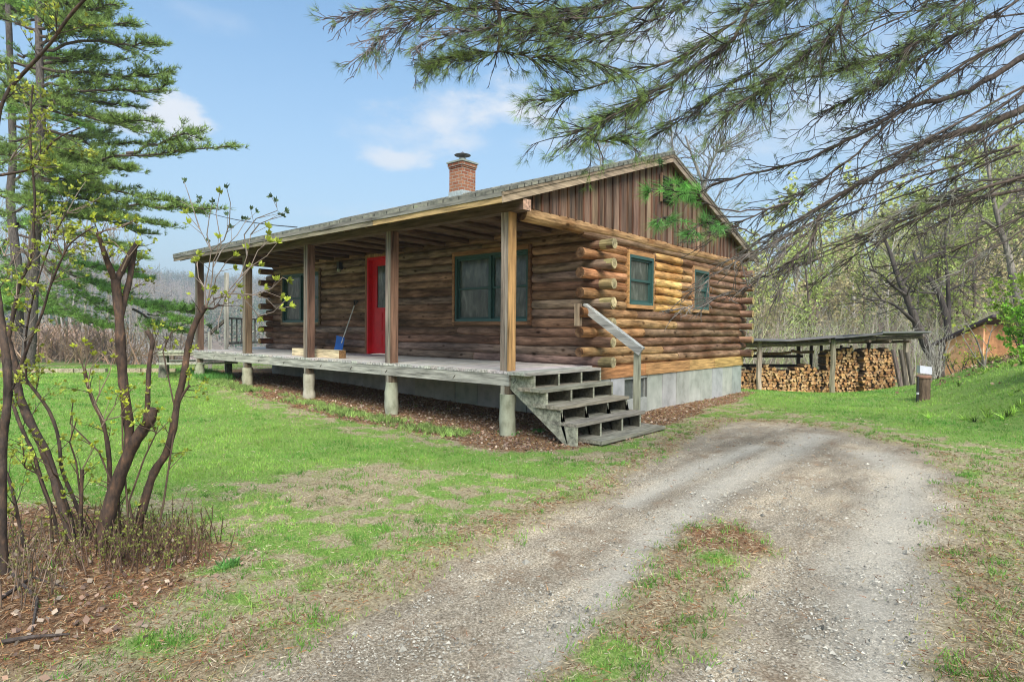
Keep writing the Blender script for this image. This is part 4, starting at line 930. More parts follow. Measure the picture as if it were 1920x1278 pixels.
# ------------------------------------------------------------ wood behind and right
bgk = []
b1 = deciduous('a', 11, .16, GRAYB, (.60, .64, .24), 11000, seed=1, clear=.15, leafsize=.16, rmin=.005)
b2 = deciduous('b', 12, .15, PALEB*1.25, None, 0, clear=.12, kids=(14, 7, 5), up=.12)
b3 = deciduous('c', 10, .15, DARKB*1.5, (.50, .58, .20), 9000, clear=.12, kids=(13, 6, 5), leafsize=.15, rmin=.005)
b4 = deciduous('d', 9, .12, GRAYB*.8, (.62, .54, .32), 9000, clear=.12, kids=(12, 6, 5), leafsize=.13, rmin=.005)
def conifer(h, r, n_l, col, dens=60, tl=.28, spread=.28):
    mb, nd = MB(), MB(); z = np.linspace(-.3, h, 8); mb.tube(np.stack([.05*np.sin(z), .04*np.cos(z*1.3), z], -1), np.linspace(r, .02, 8), 7, DARKB*1.3, False)
    P, D = [], []
    for i in range(n_l):
        t = (i+rng.random())/n_l; zz = h*(.12+.87*t); L = h*spread*(1.05-t)*rng.uniform(.7, 1.2); a = rng.uniform(0, 2*PI); d = np.array([math.cos(a), math.sin(a), rng.uniform(-.15, .25)])
        p0 = np.array([0, 0, zz]); pe = p0+d*L+np.array([0, 0, .06*L]); mb.tube([p0, (p0+pe)/2-[0, 0, .05*L], pe], [.03, .018, .006], 4, DARKB*1.2, False)
        m = int(dens*L); tt = rng.uniform(.15, 1, m)[:, None]; side = np.array([-d[1], d[0], 0])
        off = side*rng.uniform(-1, 1, (m, 1))*L*.28*(1.1-tt)+np.array([0, 0, 1])*rng.standard_normal((m, 1))*.05
        P.append(p0+(pe-p0)*tt+off); D.append(np.tile(d, (m, 1))+off*1.5+[0, 0, .3])
    P = np.vstack(P); D = np.vstack(D); tufts(nd, P, D, 7, tl, tl*.16, .9, col, .3, False)
    return mb, nd
b5 = conifer(13, .18, 60, (.06, .12, .045), 22, .35)
b6 = conifer(9, .12, 46, (.13, .2, .05), 22, .3)
def ring(us, Ds, s0=.8, s1=1.2):
    out = []
    for u, D in zip(us, Ds):
        x, y = gpx(u, D); out.append((x, y, rng.uniform(s0, s1), rng.uniform(0, 6.28)))
    return out
def spread_u(a, b, n): return np.linspace(a, b, n)+rng.uniform(-.4, .4, n)*(b-a)/n
GW = 'trees of the wood behind the woodshed'
place_tree('budding_tree', b1, (M_barkfine, M_leaf), 'grey tree with pale yellow green new leaves in the wood behind the woodshed', 'tree', GW, ring(spread_u(1380, 2150, 15), rng.uniform(32, 58, 15), .75, 1.1))
place_tree('bare_tree', b2, (M_barkfine, None), 'pale bare tree with many upright twigs in the wood behind the woodshed', 'tree', GW, ring(spread_u(1050, 1800, 18), rng.uniform(30, 52, 18), .5, .8))
place_tree('budding_tree', b3, (M_barkfine, M_leaf), 'dark twigged tree with thin green new leaves in the wood behind the woodshed', 'tree', GW, ring(spread_u(1400, 2150, 14), rng.uniform(26, 52, 14), .65, 1.0))
place_tree('budding_tree', b4, (M_barkfine, M_leaf), 'grey tree with tan and rusty buds in the wood behind the woodshed', 'tree', GW, ring(spread_u(1390, 1950, 14), rng.uniform(24, 46, 14), .55, .9))
place_tree('conifer', b5, (M_barkfine, M_needle), 'dark green conifer standing deep in the wood behind the woodshed', 'tree', GW, ring([1360, 1450, 1590, 1660, 1800, 1900, 2020], [62, 55, 66, 70, 60, 56, 50], .7, 1.0), ('trunk', 'crown'))
place_tree('conifer', b6, (M_barkfine, M_needle), 'light green young conifer in the wood behind the woodshed', 'tree', GW, ring([1420, 1540, 1700, 1850, 1940], [50, 44, 52, 42, 38], .7, 1.1), ('trunk', 'crown'))
# leaning dark trees beyond the sheds, traced
def traced(name, label, cat, base, stems, col, bark=None, twigs=None, group=None, leaf=None, sides=8, twigcol=None):
    """stems: list of (points [(u, v, D)..], r0, r1); twigs: (count per stem, length, radius)"""
    t = thing(name, base, label, cat, group); tips = []
    tw = MB()
    for pts, r0, r1 in stems:
        mb = MB(); P = np.array([at(*q) for q in pts])
        # smooth
        k = len(P); tt = np.linspace(0, k-1, (k-1)*3+1); Pf = np.stack([np.interp(tt, np.arange(k), P[:, j]) for j in range(3)], -1)
        Pf[1:-1] = (Pf[:-2]+2*Pf[1:-1]+Pf[2:])/4; Pf[1:-1] = (Pf[:-2]+2*Pf[1:-1]+Pf[2:])/4
        n = len(Pf); rad = np.linspace(r0, r1, n)*(1+.06*rng.standard_normal(n))
        cc = np.clip(np.array(col)[None]*(1+.2*rng.standard_normal((n, 1))), 0, 1)
        mb.tube(Pf, rad, sides, cc, True, wob=.05); mb.build('trunk' if r0 > .018 else 'stem', bark or M_bark, t, True)
        if twigs:
            c, L, r, lvl = twigs
            PP = dict(seg=[4, 3, 3], wob=.22, up=.08, sides=[5, 4, 3], col=np.array(twigcol if twigcol is not None else col), levels=lvl, kids=[4, 3, 3], start=[.2, .2, .2], ang=[.7, .7, .7], len=[.5, .5, .5], rad=[.6, .6, .6], rmin=r*.3)
            for _ in range(c):
                j = rng.integers(int(n*.35), n-1); loc = nrm(Pf[j+1]-Pf[j]); side = nrm(np.cross(loc, rv())); a = rng.uniform(.5, 1.2)
                grow(tw, Pf[j], nrm(loc*math.cos(a)+side*math.sin(a)), L*rng.uniform(.5, 1.2), r, 0, PP, tips)
    tw.build('twigs', M_barkfine, t)
    if leaf and tips:
        lf = MB(); T = np.array([q[0] for q in tips]); Dn = np.array([q[1] for q in tips]); n_, ls, lc, frac = leaf
        keep = rng.random(len(T)) < frac; tufts(lf, T[keep], Dn[keep]+[0, 0, .3], n_, ls, ls*.5, 1.0, lc, .25, False); lf.build('leaves', M_leaf, t)
    return t, tips
DK = (.085, .07, .06)
b_ = at(1770, 705, 19); b_[2] = gz(b_[0], b_[1])
traced('leaning_tree', 'dark trunk leaning left between the woodshed and the orange shed', 'tree', b_, [
    ([(1775, 735, 19), (1755, 690, 19), (1738, 650, 19), (1722, 615, 19), (1711, 585, 19), (1700, 555, 19), (1690, 535, 19), (1682, 515, 19), (1672, 480, 19.3), (1655, 440, 19.5)], .17, .04),
    ([(1716, 605, 19), (1700, 590, 18.8), (1680, 572, 18.6), (1655, 562, 18.4), (1625, 562, 18.2)], .07, .02),
    ([(1700, 555, 19), (1672, 535, 18.6), (1655, 515, 18.2), (1630, 503, 18)], .06, .02), ([(1690, 535, 19), (1715, 500, 19.3), (1740, 480, 19.6), (1770, 470, 20)], .05, .02)], DK, None, (10, 1.6, .020, 2), leaf=(3, .07, (.30, .33, .09), .5))
b_ = at(1778, 640, 25); b_[2] = gz(b_[0], b_[1])
traced('forked_tree', 'dark twin stemmed tree standing behind the roof of the orange shed', 'tree', b_, [
    ([(1778, 690, 25), (1778, 640, 25), (1776, 600, 25), (1765, 560, 25), (1752, 535, 25), (1735, 515, 25), (1722, 500, 25), (1712, 470, 25.5)], .16, .05),
    ([(1778, 600, 25), (1779, 560, 25), (1776, 510, 25), (1770, 470, 25), (1774, 420, 25)], .09, .04),
    ([(1760, 550, 25), (1720, 548, 25), (1700, 545, 25)], .05, .02), ([(1776, 545, 25), (1805, 532, 25), (1835, 520, 25)], .05, .02)], DK, None, (11, 2.0, .024, 2), leaf=(3, .08, (.32, .34, .09), .5))
b_ = at(1905, 600, 20); b_[2] = gz(b_[0], b_[1])
traced('tall_tree', 'tall grey trunk rising near the right edge of the wood', 'tree', b_, [
    ([(1925, 660, 20), (1908, 560, 20), (1898, 520, 20), (1893, 480, 20), (1878, 440, 20), (1868, 400, 20), (1858, 350, 20), (1850, 290, 20), (1842, 250, 20)], .13, .03),
    ([(1878, 440, 20), (1850, 415, 20), (1820, 405, 20), (1790, 402, 20)], .06, .02), ([(1868, 400, 20), (1900, 370, 20), (1940, 350, 20)], .06, .03)], (.22, .19, .16), None, (14, 2.2, .024, 2), leaf=(3, .08, (.30, .34, .08), .6))
b_ = at(1310, 640, 24); b_[2] = gz(b_[0], b_[1])
traced('bare_tree', 'bare grey forked tree rising behind the right slope of the cabin roof', 'tree', b_, [
    ([(1345, 640, 24), (1335, 500, 24), (1325, 400, 24), (1320, 345, 24), (1300, 300, 24), (1285, 255, 24)], .12, .03), ([(1320, 350, 24), (1335, 300, 24), (1360, 260, 24)], .05, .02), ([(1535, 420, 24), (1500, 390, 24), (1465, 355, 24), (1440, 325, 24), (1400, 290, 24)], .07, .03)][:2],
    (.24, .22, .19), None, (28, 2.2, .022, 2), leaf=(2, .07, (.2, .26, .08), .35))
for u_, D_, lb in ((1265, 27, 'thin bare tree showing just over the cabin roof peak'), (1130, 30, 'faint bare treetop over the middle of the cabin roof'), (1195, 29, 'faint bare treetop left of the cabin roof peak')):
    b_ = at(u_, 640, D_); b_[2] = gz(b_[0], b_[1]); tv = {1265: 215, 1130: 265, 1195: 225}[u_]
    traced('bare_tree', lb, 'tree', b_, [([(u_+8, 650, D_), (u_+3, 450, D_), (u_, 340, D_), (u_-4, (340+tv)/2, D_), (u_-8, tv, D_)], .09, .02)], (.30, .28, .25), None, (34, 1.9, .018, 2))
# ------------------------------------------------------------ bank on the right: bushes
def bush(u, D, vtop, w, n, col, ls, label, stemcol=DK, name='leafy_bush', kids=16):
    x, y = gpx(u, D); z = gz(x, y); h = at(u, vtop, D)[2]-z
    t = thing(name, (x, y, z), label, 'bush'); mb = MB(); tips = []
    P = dict(seg=[5, 4, 3], wob=.25, up=.1, sides=[4, 3, 3], col=np.array(stemcol), levels=2, kids=[5, 4, 3], start=[.2, .2, .2], ang=[.6, .7, .7], len=[.5, .5, .5], rad=[.6, .6, .6], rmin=.004)
    for i in range(kids):
        a = rng.uniform(0, 6.28); q = rng.uniform(0, w*.35); d = nrm(np.array([math.cos(a)*w*.5/h*.8, math.sin(a)*w*.5/h*.8, 1]))
        grow(mb, np.array([x+q*math.cos(a), y+q*math.sin(a), z-.05]), d, h*rng.uniform(.6, 1.0), .014, 0, P, tips)
    mb.build('stems', M_barkfine, t)
    if n:
        lf = MB(); T = np.array([q[0] for q in tips]); Dn = np.array([q[1] for q in tips]); tufts(lf, T, Dn, max(1, n//len(T)), ls, ls*.5, 1.3, col, .3, False); lf.build('leaves', M_leaf, t)
    return t
bush(1990, 11.5, 560, 1.9, 7000, (.22, .42, .05), .075, 'bright green leafy bush on the bank at the right edge')
bush(1960, 14, 520, 1.9, 5000, (.30, .42, .06), .08, 'yellow green bush on the bank behind the brightest one')
bush(2010, 9.8, 640, 1.2, 3500, (.24, .44, .05), .06, 'low green bush nearest the camera on the right bank')
bush(1845, 13.5, 655, .6, 500, (.42, .46, .07), .05, 'thin budding bush in front of the orange shed', kids=9)
bush(1798, 14.5, 655, .5, 420, (.44, .48, .06), .05, 'small yellow green sapling at the left half of the orange shed', kids=6)
bush(1748, 18.5, 610, .5, 0, None, .1, 'pale bare shrub between the leaning trunk and the orange shed', (.45, .42, .37), 'bare_shrub', 12)
bush(1945, 17, 575, 1.0, 3000, (.42, .36, .10), .06, 'rusty and yellow budding bush right of the orange shed')
b_ = at(1848, 708, 12.3); b_[2] = gz(b_[0], b_[1])
traced('thin_sapling', 'slim pale sapling stems rising in front of the orange shed', 'sapling', b_, [
    ([(1848, 712, 12.3), (1847, 690, 12.3), (1842, 668, 12.3), (1833, 640, 12.3), (1820, 617, 12.3), (1808, 602, 12.3)], .022, .008), ([(1847, 690, 12.3), (1830, 672, 12.3), (1815, 648, 12.3), (1802, 625, 12.3)], .014, .006), ([(1847, 690, 12.2), (1850, 650, 12.2), (1862, 610, 12.2)], .014, .006)], (.34, .30, .26), None, (5, .35, .006, 1), leaf=(4, .05, (.42, .48, .07), .6))
# grey brush thicket behind the woodshed (too many stems to count)
def thicket(name, label, us, Ds, hpx, n, cols, r=.012, zoff=0, spread=.35):
    mb = MB()
    for _ in range(n):
        u = rng.uniform(*us); D = rng.uniform(*Ds)
        if 1735 < u < 1880 and 18 < D < 25: D += 7
        x, y = gpx(u, D); z = gz(x, y); h = rng.uniform(*hpx)
        d = nrm(np.array([rng.normal()*spread, rng.normal()*spread, 1.0])); c = np.array(cols[rng.integers(len(cols))])*rng.uniform(.7, 1.2)
        p0 = np.array([x, y, z-.1]); m = p0+d*h*.5+rv()*h*.06; e = m+nrm(d+rv()*.35)*h*.5
        mb.tube([p0, m, e], [r*1.5, r, r*.4], 3, c, False)
        for k in range(5):
            q = p0+(e-p0)*rng.uniform(.3, .95); e2 = q+nrm(d+rv()*.9)*h*rng.uniform(.15, .4); mb.tube([q, e2], [r*.6, r*.3], 3, c, False)
    o = mb.build(name, M_barkfine); tag(o, label, 'brush', kind='stuff'); return o
thicket('brush_thicket', 'grey tangled brush growing behind the woodshed', (1340, 1960), (20.5, 36), (1.0, 3.2), 1300, [(.56, .50, .41), (.48, .39, .32), (.38, .35, .27), (.48, .50, .24), (.42, .31, .24), (.42, .50, .20)], .010)
thicket('brush_thicket', 'dull brown reeds and brush on the low meadow left of the cabin', (200, 700), (45, 160), (1.2, 3.0), 3200, [(.62, .48, .42), (.52, .41, .36), (.70, .58, .50)], .05, spread=.25)
thicket('brush_thicket', 'reddish brown undergrowth below the left pines', (-60, 330), (19, 42), (.5, 1.6), 1600, [(.66, .42, .28), (.52, .36, .26), (.42, .30, .23)], .02, spread=.5)
# ------------------------------------------------------------ thin trunks of the left wood
t1 = deciduous('t', 10, .11, GRAYB*.75, None, 0, clear=.45, kids=(8, 4, 3), up=.15, levels=3, ang=(.6, .6, .6), Llen=(.3, .5, .5), rmin=.012)
t2 = deciduous('t', 9, .08, PALEB*.8, None, 0, clear=.35, kids=(9, 4, 3), up=.2, levels=3, ang=(.5, .6, .6), Llen=(.28, .5, .5), rmin=.012)
GL = 'slim bare trees of the wood behind the left pines'
place_tree('slim_tree', t1, (M_barkfine, None), 'slim grey bare tree in the row behind the left pines', 'tree', GL, ring(spread_u(-60, 340, 20), rng.uniform(30, 48, 20), .7, 1.0))
place_tree('slim_tree', t2, (M_barkfine, None), 'slim pale bare tree in the row behind the left pines', 'tree', GL, ring(spread_u(-40, 330, 18), rng.uniform(28, 50, 18), .6, .9))
place_tree('conifer', (b6[0], b6[1]), (M_barkfine, M_needle), 'small dull green conifer among the trees behind the left pines', 'tree', 'small conifers behind the left pines', ring([258, 180, 205, 140, 232, 290, 330, 275, 120, 350], [70, 60, 85, 75, 100, 120, 140, 110, 66, 160], .45, .62), ('trunk', 'crown'))
# ------------------------------------------------------------ far woods on the hills
def far_wood():
    mb = MB(); n = 12000
    u = rng.uniform(-200, 1100, n); D = rng.uniform(230, 900, n)**1.0; X = _C[0]+D*(_F[0]+_R2[0]*(u-960)/FPX); Y = _C[1]+D*(_F[1]+_R2[1]*(u-960)/FPX)
    Z = ground_z(X, Y); con = fbm(X, Y, .02, 51) > .56
    H = np.where(con, rng.uniform(9, 16, n), rng.uniform(6, 11, n)); W = np.where(con, H*.2, H*.36)
    k = 30
    ang = rng.uniform(0, 2*PI, (n, k)); t = (np.arange(k)+rng.random((n, k)))/k
    wid = W[:, None]*np.where(con[:, None], (1-t)*1.0+.05, np.sin(t*PI*.85+.25))
    cx = X[:, None]+np.cos(ang)*wid*.5; cy = Y[:, None]+np.sin(ang)*wid*.5; cz = Z[:, None]+H[:, None]*t
    sz = wid*.16+.35
    c = np.where(con[:, None], np.array([(.06, .11, .05)]), np.array([(.23, .215, .15)]))*rng.uniform(.6, 1.3, (n, 1))
    yl = (rng.random(n) < .14) & ~con; c[yl] = np.array((.30, .22, .13))
    P = np.stack([cx, cy, cz], -1).reshape(-1, 3); s = sz.reshape(-1, 1)
    V = np.stack([P+rv(n*k)*s for _ in range(3)], 1).reshape(-1, 3)
    mb.add(V, None, np.arange(len(V)).reshape(-1, 3), np.repeat(np.repeat(c, k, 0), 3, 0))
    o = mb.build('far_wood', M_dull); tag(o, 'hazy wood covering the distant hills', 'wood', kind='stuff')
    mb = MB(); n = 5200
    u = rng.uniform(1000, 2300, n); D = rng.uniform(55, 260, n); X = _C[0]+D*(_F[0]+_R2[0]*(u-960)/FPX); Y = _C[1]+D*(_F[1]+_R2[1]*(u-960)/FPX); Z = ground_z(X, Y)
    H = rng.uniform(4.5, 9, n); k = 34; ang = rng.uniform(0, 2*PI, (n, k)); t = rng.random((n, k)); wid = H[:, None]*.36*np.sin(t*PI*.8+.35)
    P = np.stack([X[:, None]+np.cos(ang)*wid, Y[:, None]+np.sin(ang)*wid, Z[:, None]+H[:, None]*t], -1).reshape(-1, 3)
    pal = np.array([(.66, .70, .24), (.50, .60, .22), (.60, .50, .36), (.62, .54, .40), (.28, .38, .17), (.76, .74, .28)]); c = pal[rng.integers(6, size=n)]*rng.uniform(.7, 1.2, (n, 1))
    s = rng.uniform(.18, .45, (n*k, 1)); V = np.stack([P+rv(n*k)*s for _ in range(3)], 1).reshape(-1, 3); mb.add(V, None, np.arange(len(V)).reshape(-1, 3), np.repeat(np.repeat(c, k, 0), 3, 0)*rng.uniform(.7, 1.3, (len(V)//3, 1)).repeat(3, 0))
    o = mb.build('hillside_wood', M_leaf); tag(o, 'budding green and tan wood covering the hillside at the right', 'wood', kind='stuff')
far_wood()
# ------------------------------------------------------------ the two big pines at the left
PG = (.28, .38, .11)
def pine_limbs(t, limbs, r0, ncol=PG, dens=1.0, tl=.16, off=0.0, spreadpx=11):
    for li, pts in enumerate(limbs):
        P = np.array([at(*q) for q in pts]); k = len(P); tt = np.linspace(0, k-1, 12); Pf = np.stack([np.interp(tt, np.arange(k), P[:, j]) for j in range(3)], -1)
        Pf[1:-1] = (Pf[:-2]+2*Pf[1:-1]+Pf[2:])/4
        Pf += rng.standard_normal(Pf.shape)*.03
        mb = MB(); mb.tube(Pf, np.linspace(r0, .012, 12), 6, DARKB*1.1, False); nd = MB()
        L = np.linalg.norm(np.diff(Pf, axis=0), axis=1).sum(); TP, TD = [], []
        nb = int(15*L*dens)
        for _ in range(nb):
            s = rng.uniform(.06, 1)**.75; j = min(int(s*11), 10); q = Pf[j]+(Pf[j+1]-Pf[j])*(s*11-j); d = nrm(Pf[j+1]-Pf[j]); side = nrm(np.cross(d, [0, 0, 1]))*rng.choice([-1, 1])
            bl = rng.uniform(.3, 1.0)*(1.25-s)*1.1+.15; bd = nrm(d*rng.uniform(.5, 1.2)+side*rng.uniform(.1, 1.0)+np.array([0, 0, rng.uniform(-.02, .22)])); e = q+bd*bl
            mb.tube([q, (q+e)/2-[0, 0, .02], e], [.012, .008, .004], 3, DARKB, False)
            m = 3+int(bl*11); f = rng.uniform(.15, 1.05, m)[:, None]; TP.append(q+(e-q)*f+rng.standard_normal((m, 3))*[.05, .05, .025]); TD.append(np.tile(bd+[0, 0, .55], (m, 1)))
        TP = np.vstack(TP); TD = np.vstack(TD); tufts(nd, TP, TD, 8, tl, .015, .8, ncol, .35)
        lb = mb.build('limb', M_barkfine, t)
        if lb: ORG[lb.name] = ORG[t.name]; nd.build('needles', M_needle, lb)
def pine(label, base, trunk, r0, r1, limbs, **kw):
    t = thing('white_pine', base, label, 'pine tree'); mb = MB(); P = np.array([at(*q) for q in trunk]); k = len(P); tt = np.linspace(0, k-1, k*4); Pf = np.stack([np.interp(tt, np.arange(k), P[:, j]) for j in range(3)], -1); Pf[1:-1] = (Pf[:-2]+2*Pf[1:-1]+Pf[2:])/4
    mb.tube(Pf, np.linspace(r0, r1, len(Pf)), 12, (.12, .10, .09), True, wob=.04); mb.build('trunk', M_bark, t, True)
    pine_limbs(t, limbs, .045, **kw); return t
DP = 17
def LB(*p, d0=DP, d1=None): 
    d1 = d0 if d1 is None else d1; n = len(p); return [(u, v, d0+(d1-d0)*i/(n-1)) for i, (u, v) in enumerate(p)]
A_l = [LB((70, 40), (150, 25), (215, 8), d1=16), LB((70, 70), (160, 55), (245, 40), d1=16), LB((72, 95), (170, 75), (240, 85), (293, 78), d1=16), LB((72, 110), (160, 108), (240, 112), d1=18),
       LB((72, 130), (180, 140), (260, 142), (320, 134), d1=17), LB((74, 160), (150, 168), (240, 172), (316, 162), d1=16), LB((74, 178), (130, 182), (200, 190), (262, 200), d1=18), LB((75, 192), (160, 215), (230, 232), (292, 250), d1=17), LB((75, 205), (140, 215), (215, 230), (285, 225), d1=16),
       LB((80, 330), (110, 316), (160, 303), (240, 290), (330, 283), (424, 272), d0=17, d1=15.5), LB((240, 290), (290, 268), (330, 258), (374, 246), d0=16.3, d1=15.5), LB((78, 240), (150, 262), (200, 275), (262, 268), d1=18), LB((80, 285), (150, 312), (200, 312), (248, 320), d1=16),
       LB((75, 335), (150, 345), (220, 358), (300, 372), (372, 400), d1=16), LB((75, 355), (140, 368), (210, 385), (300, 388), (398, 392), d1=15.5), LB((75, 372), (150, 390), (230, 405), (320, 425), d1=16), LB((75, 395), (140, 405), (200, 412), (280, 440), d1=17),
       LB((72, 380), (20, 400), (-60, 410), d1=16), LB((72, 250), (20, 270), (-50, 260), d1=16), LB((72, 130), (20, 120), (-50, 100), d1=16), LB((72, 60), (20, 40), (-40, 20), d1=17), LB((72, 200), (30, 190), (-30, 200), d1=15.5), LB((72, 20), (110, 0), (150, -30)), LB((72, 10), (40, -20), (0, -60)),
       LB((65, 440), (100, 430), (170, 445), (230, 468), (255, 480), d1=16), LB((75, 320), (110, 250), (150, 200), (210, 120)) if False else LB((72, 85), (110, 70), (140, 30), (165, -10), d1=16.5)]
rg_ = np.random.default_rng(5)
for i in range(26):
    y_ = rg_.uniform(-30, 430); dx = rg_.uniform(-75, 150); A_l.append(LB((73, y_), (73+dx*.5, y_+rg_.uniform(-12, 4)), (73+dx, y_+rg_.uniform(-25, 12)), d0=17, d1=rg_.uniform(14.8, 19)))
pine('big white pine at the left edge with long layered limbs reaching towards the cabin', at(58, 690, DP), [(52, 705, DP), (58, 600, DP), (62, 500, DP), (68, 420, DP), (72, 330, DP), (78, 230, DP), (74, 130, DP), (72, 40, DP), (72, -60, DP)], .17, .07, A_l, dens=.85)
B_l = [LB((40, 455), (110, 500), (180, 540), (240, 556), (300, 590), (360, 602), d0=20, d1=18), LB((40, 470), (110, 520), (160, 560), (215, 590), d0=20, d1=19), LB((35, 440), (100, 470), (160, 500), (225, 505), (262, 520), d0=20, d1=18), LB((35, 500), (90, 560), (150, 598), (200, 612), d0=20, d1=19),
       LB((240, 560), (290, 575), (340, 585), (366, 578), d0=19.5, d1=18.5), LB((250, 580), (300, 610), (350, 622), d0=19.5, d1=18.5), LB((30, 430), (0, 470), (-50, 500), d0=20), LB((30, 520), (0, 560), (-50, 570), d0=20), LB((30, 380), (-10, 360), (-60, 340), d0=20), LB((30, 470), (10, 520), (60, 560), (110, 590), d0=20, d1=18), LB((28, 340), (60, 300), (110, 280), d0=20)]
for i in range(22):
    y_ = rg_.uniform(-20, 600); dx = rg_.uniform(-75, 170); B_l.append(LB((32, y_), (32+dx*.5, y_+rg_.uniform(-8, 14)), (32+dx, y_+rg_.uniform(-16, 34)), d0=20, d1=rg_.uniform(18, 22)))
pine('second pine behind the first at the left edge with low spreading green limbs', at(38, 690, 20), [(42, 700, 20), (38, 600, 20), (33, 500, 20), (25, 440, 20), (18, 370, 20), (25, 300, 20), (20, 150, 20), (15, 0, 20), (10, -60, 20)], .17, .07, B_l, ncol=(.30, .48, .12), dens=1.1)
# ------------------------------------------------------------ the overhanging pine at the right
oh = thing('white_pine', at(2380, 800, 6.2)*[1, 1, 0]+[0, 0, -.8], 'pine standing just outside the right edge whose limbs hang over the yard', 'pine tree')
tb = ORG[oh.name]; mb = MB(); mb.tube([tb+[0, 0, -.3], tb+[.05, 0, 2], tb+[0, .1, 5], tb+[.1, 0, 9], tb+[.1, .1, 13]], [.28, .25, .2, .14, .05], 12, (.15, .12, .1), True, wob=.05); mb.build('trunk', M_bark, oh, True)
NC = (.19, .255, .075)
def over_limb(pts, r0, r1, nsub, slen, nd, fan=.55, fromtrunk=None, ntw=5, ncol=NC, dead=(.06, .048, .038), start=.0, nlen=.085, nn=16, droop=.0):
    P = [at(*q) for q in pts]
    if fromtrunk is not None: P = [tb+[0, 0, fromtrunk], (tb+[0, 0, fromtrunk]+P[0])/2+[0, 0, .15]]+P
    P = np.array(P); k = len(P); m = (k-1)*4+1; tt = np.linspace(0, k-1, m); Pf = np.stack([np.interp(tt, np.arange(k), P[:, j]) for j in range(3)], -1); Pf[1:-1] = (Pf[:-2]+2*Pf[1:-1]+Pf[2:])/4; Pf[1:-1] = (Pf[:-2]+2*Pf[1:-1]+Pf[2:])/4
    Pf[1:-1] += rng.standard_normal((m-2, 3))*.006
    mb = MB(); mb.tube(Pf, np.linspace(r0, r1, m)*(1+.06*rng.standard_normal(m)), 8, np.array(DARKB)*1.05, True)
    tw = MB(); NP, ND = [], []
    off = 8 if fromtrunk is not None else 0
    for _ in range(nsub):
        s = rng.uniform(max(start, off/m), 1); j = min(int(s*(m-1)), m-2); q = Pf[j]+(Pf[j+1]-Pf[j])*(s*(m-1)-j); d = nrm(Pf[j+1]-Pf[j]); side = nrm(np.cross(d, rv()*[.5, .5, 1]+[0, 0, 1e-3]))*rng.choice([-1, 1]); side[2] *= .6
        L = slen*rng.uniform(.35, 1.15)*(1.15-.5*s); dd = nrm(d+side*fan*rng.uniform(.3, 1.5)+[0, 0, -droop]); n = 6; Q = [q]
        for i in range(n): dd = nrm(dd+rv()*.16+[0, 0, -.03]); Q.append(Q[-1]+dd*L/n)
        Q = np.array(Q); c = np.array(dead)*rng.uniform(.5, 1.2); tw.tube(Q, np.linspace(max(r1*.8, .0052), .0020, n+1), 4, c, False)
        green = rng.random() < nd
        if green: NP.append(Q[-1:]); ND.append(dd[None])
        for w in range(ntw):
            i = rng.integers(1, n+1); a = Q[i-1]+(Q[i]-Q[i-1])*rng.random(); l2 = L*rng.uniform(.15, .42); e = nrm(dd+rv()*.65); b2_ = a+e*l2*.5+rv()*l2*.05; e2 = b2_+nrm(e+rv()*.4)*l2*.5
            tw.tube([a, b2_, e2], [.0032, .0026, .0015], 3, c, False)
            if rng.random() < .6:
                e3 = b2_+nrm(e+rv()*.8)*l2*.4; tw.tube([b2_, e3], [.0018, .001], 3, c, False)
                if green: NP.append(e3[None]); ND.append(nrm(e3-b2_)[None])
            if green: NP.append(e2[None]); ND.append(e[None])
    lb = mb.build('limb', M_bark, oh, True)
    tw.build('twigs', M_barkfine, lb)
    if NP:
        nm = MB(); NP = np.vstack(NP); ND = np.vstack(ND); tufts(nm, NP, ND+[0, 0, .12], nn, nlen, .0023, .62, ncol, .4); nm.build('needles', M_needle, lb)
def Z3(pts, a, b): return [(u, v, a+(b-a)*i/(len(pts)-1)) for i, (u, v) in enumerate(pts)]
over_limb(Z3([(2050, 40), (1920, 103), (1859, 145), (1825, 165), (1776, 186), (1704, 198), (1639, 237), (1570, 272), (1501, 303), (1415, 324), (1329, 348)], 6.0, 5.0), .040, .006, 64, .7, .18, fromtrunk=3.3)
over_limb(Z3([(2050, 150), (1920, 203), (1845, 237), (1776, 256), (1732, 267), (1690, 299), (1663, 320), (1604, 348), (1535, 389), (1500, 412), (1440, 440), (1400, 470)], 5.8, 5.0), .045, .006, 85, .8, .06, fromtrunk=2.7, droop=.15, dead=(.15, .135, .11))
over_limb(Z3([(1538, 400), (1526, 444), (1500, 475), (1481, 498), (1470, 531), (1450, 565)], 5.0, 4.7), .012, .003, 26, .35, 0, droop=.3, dead=(.14, .12, .10))
over_limb(Z3([(2050, -40), (1920, 58), (1776, 138), (1697, 200), (1604, 293), (1535, 344), (1467, 382), (1363, 430), (1290, 457)], 5.5, 4.6), .016, .004, 70, .6, .12, fromtrunk=3.6)
over_limb(Z3([(2000, -60), (1900, 10), (1804, 60), (1742, 100), (1690, 130), (1620, 175), (1560, 200)], 5.4, 4.8), .014, .004, 90, .65, .2, fromtrunk=4.2)
over_limb(Z3([(1980, -120), (1804, 0), (1742, 65), (1690, 100), (1640, 118), (1590, 122)], 4.8, 4.4), .013, .004, 70, .6, .7, fromtrunk=4.6)
over_limb(Z3([(1700, -120), (1584, 0), (1570, 62), (1535, 83), (1484, 127), (1425, 169), (1363, 210)], 4.6, 4.2), .017, .004, 85, .6, .7, fromtrunk=4.8)
over_limb(Z3([(1560, -110), (1411, 0), (1377, 76), (1329, 107), (1294, 131), (1260, 155), (1202, 186), (1164, 206), (1137, 224), (1082, 248)], 5.0, 4.5), .022, .004, 64, .62, .8, ncol=(.20, .28, .075), fromtrunk=4.4)
